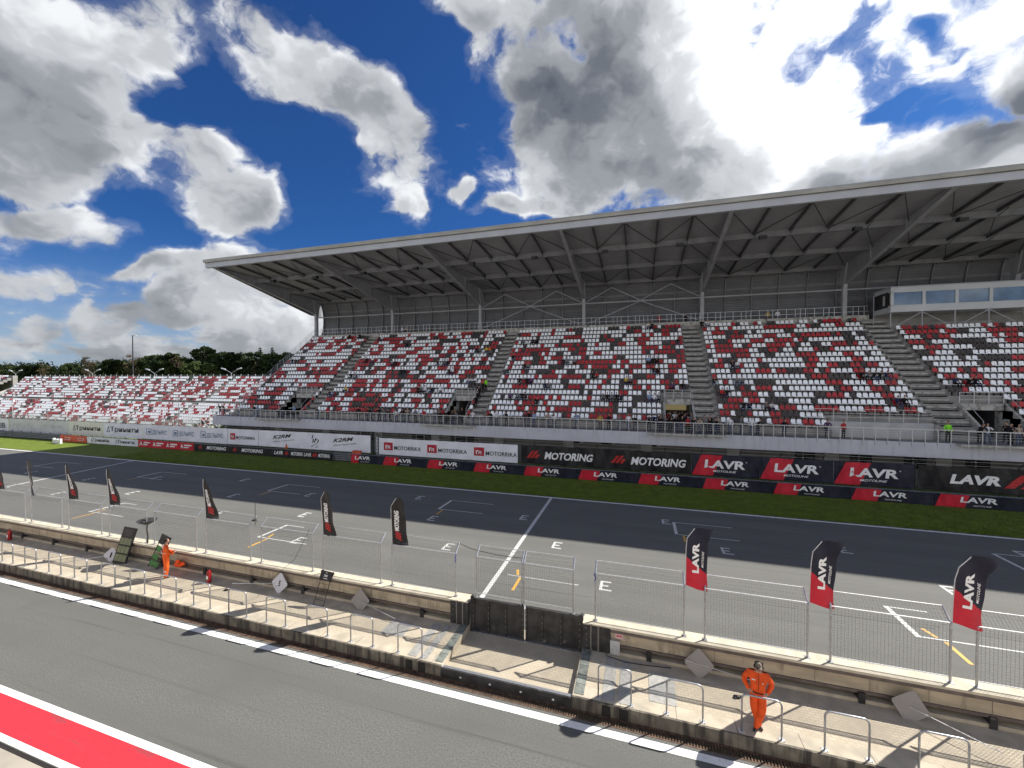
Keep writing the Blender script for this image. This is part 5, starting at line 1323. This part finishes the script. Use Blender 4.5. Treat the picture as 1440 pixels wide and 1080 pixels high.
S = field(CLOUDS); S = mth('SMOOTH_MIN', mth('MULTIPLY_ADD', S, 1.45, .14), .60, .35); Hh = mth('MAXIMUM', field(HOLES, .1), 0.)
st_ = vm('MULTIPLY', dirv, (1,1,3.6)).outputs[0]; band = nz(st_, 4.6, 6, .6)       # layered cloud low over the horizon
lowm = mr(el, .27, .08); lowd = mth('MULTIPLY', mth('SUBTRACT', band, .47), 3.2); lowS = mth('SUBTRACT', mth('ADD', lowd, mth('MULTIPLY', lowm, 1.2)), .88)
S = mth('SMOOTH_MAX', S, lowS, .2)
stv = vm('MULTIPLY', dirv, (1,1,1.3)).outputs[0]
def puff(vec, scale):
    k = n.new('ShaderNodeTexVoronoi'); k.feature = 'F1'; k.inputs['Scale'].default_value = scale; k.inputs['Detail'].default_value = 0
    l.new(vec, k.inputs['Vector']); return k.outputs['Distance']
wv = vm('ADD', stv, vm('SCALE', vm('SUBTRACT', nz(stv, 9, 3, .6, True), (.5,.5,.5)).outputs[0], None, .11).outputs[0]).outputs[0]
def cloudnoise(vec, det):
    f = mth('MULTIPLY', mth('SUBTRACT', nz(vec, 6.0, det, .59), .5), 3.0)
    return mth('ADD', f, mth('MULTIPLY', mth('SUBTRACT', .45, puff(vec, 10.)), .55))
N1 = cloudnoise(wv, 8)
off = vm('ADD', wv, (.77*.030,.64*.030,.042)).outputs[0]; N2 = cloudnoise(off, 4); N4 = nz(stv, 3.2, 3, .5)
dk = mth('MINIMUM', mth('MAXIMUM', field(DARK, .3), 0.), .62)
D = mth('SUBTRACT', mth('ADD', mth('MULTIPLY_ADD', dk, .55, S), N1), mth('MULTIPLY', Hh, 1.5))
alpha = mr(D, -.02, .42); wisp = mth('MULTIPLY', mr(D, -.25, .1), .12); alpha = mth('MAXIMUM', alpha, wisp)
thick = mr(D, .05, 1.0); rel = mth('MULTIPLY', mth('SUBTRACT', N1, N2), .36)
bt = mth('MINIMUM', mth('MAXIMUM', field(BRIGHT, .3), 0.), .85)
tone = mth('ADD', mth('SUBTRACT', .95, mth('MULTIPLY', thick, .24)), rel)
tone = mth('SUBTRACT', tone, mth('MULTIPLY', mr(N4, .44, .60), .13))
tone = mth('SUBTRACT', tone, mth('MULTIPLY', mth('MULTIPLY', dk, mr(D, .05, .5, .25, 1.)), mth('ADD', .20, mth('MULTIPLY', N4, 1.0))))
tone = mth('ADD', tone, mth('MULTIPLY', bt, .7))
lowdark = mr(el, .16, .02, 0, .12); tone = mth('SUBTRACT', tone, lowdark)
cr = n.new('ShaderNodeValToRGB'); cr.color_ramp.interpolation = 'EASE'; e_ = cr.color_ramp.elements
e_[0].position = 0.; e_[0].color = (.075,.092,.125,1); e_[1].position = 1.; e_[1].color = (.92,.94,.97,1)
for p_, c_ in ((.30,(.16,.18,.215,1)),(.55,(.33,.35,.385,1)),(.78,(.58,.60,.63,1))): q_ = e_.new(p_); q_.color = c_
l.new(mth('MULTIPLY', tone, 1.0, None, True), cr.inputs[0])
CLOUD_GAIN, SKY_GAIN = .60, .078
cgk = vm('SCALE', cr.outputs[0], None, CLOUD_GAIN)      # unseen clouds behind the camera brightened, added to light the stand's shaded faces
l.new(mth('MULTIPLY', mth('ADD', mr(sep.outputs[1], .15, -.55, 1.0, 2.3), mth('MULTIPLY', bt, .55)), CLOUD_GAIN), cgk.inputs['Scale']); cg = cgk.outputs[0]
tint = n.new('ShaderNodeMix'); tint.data_type = 'RGBA'; l.new(mr(el, .30, .0), tint.inputs[0]); tint.inputs[6].default_value = (.15,.36,.68,1); tint.inputs[7].default_value = (.46,.56,.78,1)
sg = vm('MULTIPLY', vm('SCALE', sky.outputs[0], None, SKY_GAIN).outputs[0], tint.outputs[2]).outputs[0]
hz = n.new('ShaderNodeMix'); hz.data_type = 'RGBA'; l.new(mr(el, .20, -.02, 0, .75), hz.inputs[0]); l.new(sg, hz.inputs[6]); hz.inputs[7].default_value = (.20,.27,.36,1)
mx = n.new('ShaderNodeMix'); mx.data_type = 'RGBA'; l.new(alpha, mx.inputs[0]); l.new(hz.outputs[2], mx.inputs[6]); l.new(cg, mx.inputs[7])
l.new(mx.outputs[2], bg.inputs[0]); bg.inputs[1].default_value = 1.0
w.cycles.sampling_method = 'MANUAL'; w.cycles.sample_map_resolution = 512

sl = bpy.data.lights.new('sun', 'SUN'); sl.energy = 5.0; sl.angle = rad(.53); sl.color = (1,.955,.88)
so = bpy.data.objects.new('sun', sl); col.objects.link(so); so.rotation_euler = SUN.to_track_quat('Z', 'Y').to_euler()

cam = bpy.data.cameras.new('camera'); co = bpy.data.objects.new('camera', cam); col.objects.link(co)
cam.sensor_fit = 'HORIZONTAL'; cam.sensor_width = 36; cam.lens = 36*576/1440
co.location = (0, 0, 9.7); co.rotation_euler = (rad(90)-math.atan(9/576), 0, rad(17.35)); cam.clip_end = 3000
sc.camera = co
sc.view_settings.view_transform = 'Standard'; sc.view_settings.look = 'None'; sc.view_settings.exposure = .74; sc.view_settings.gamma = 1
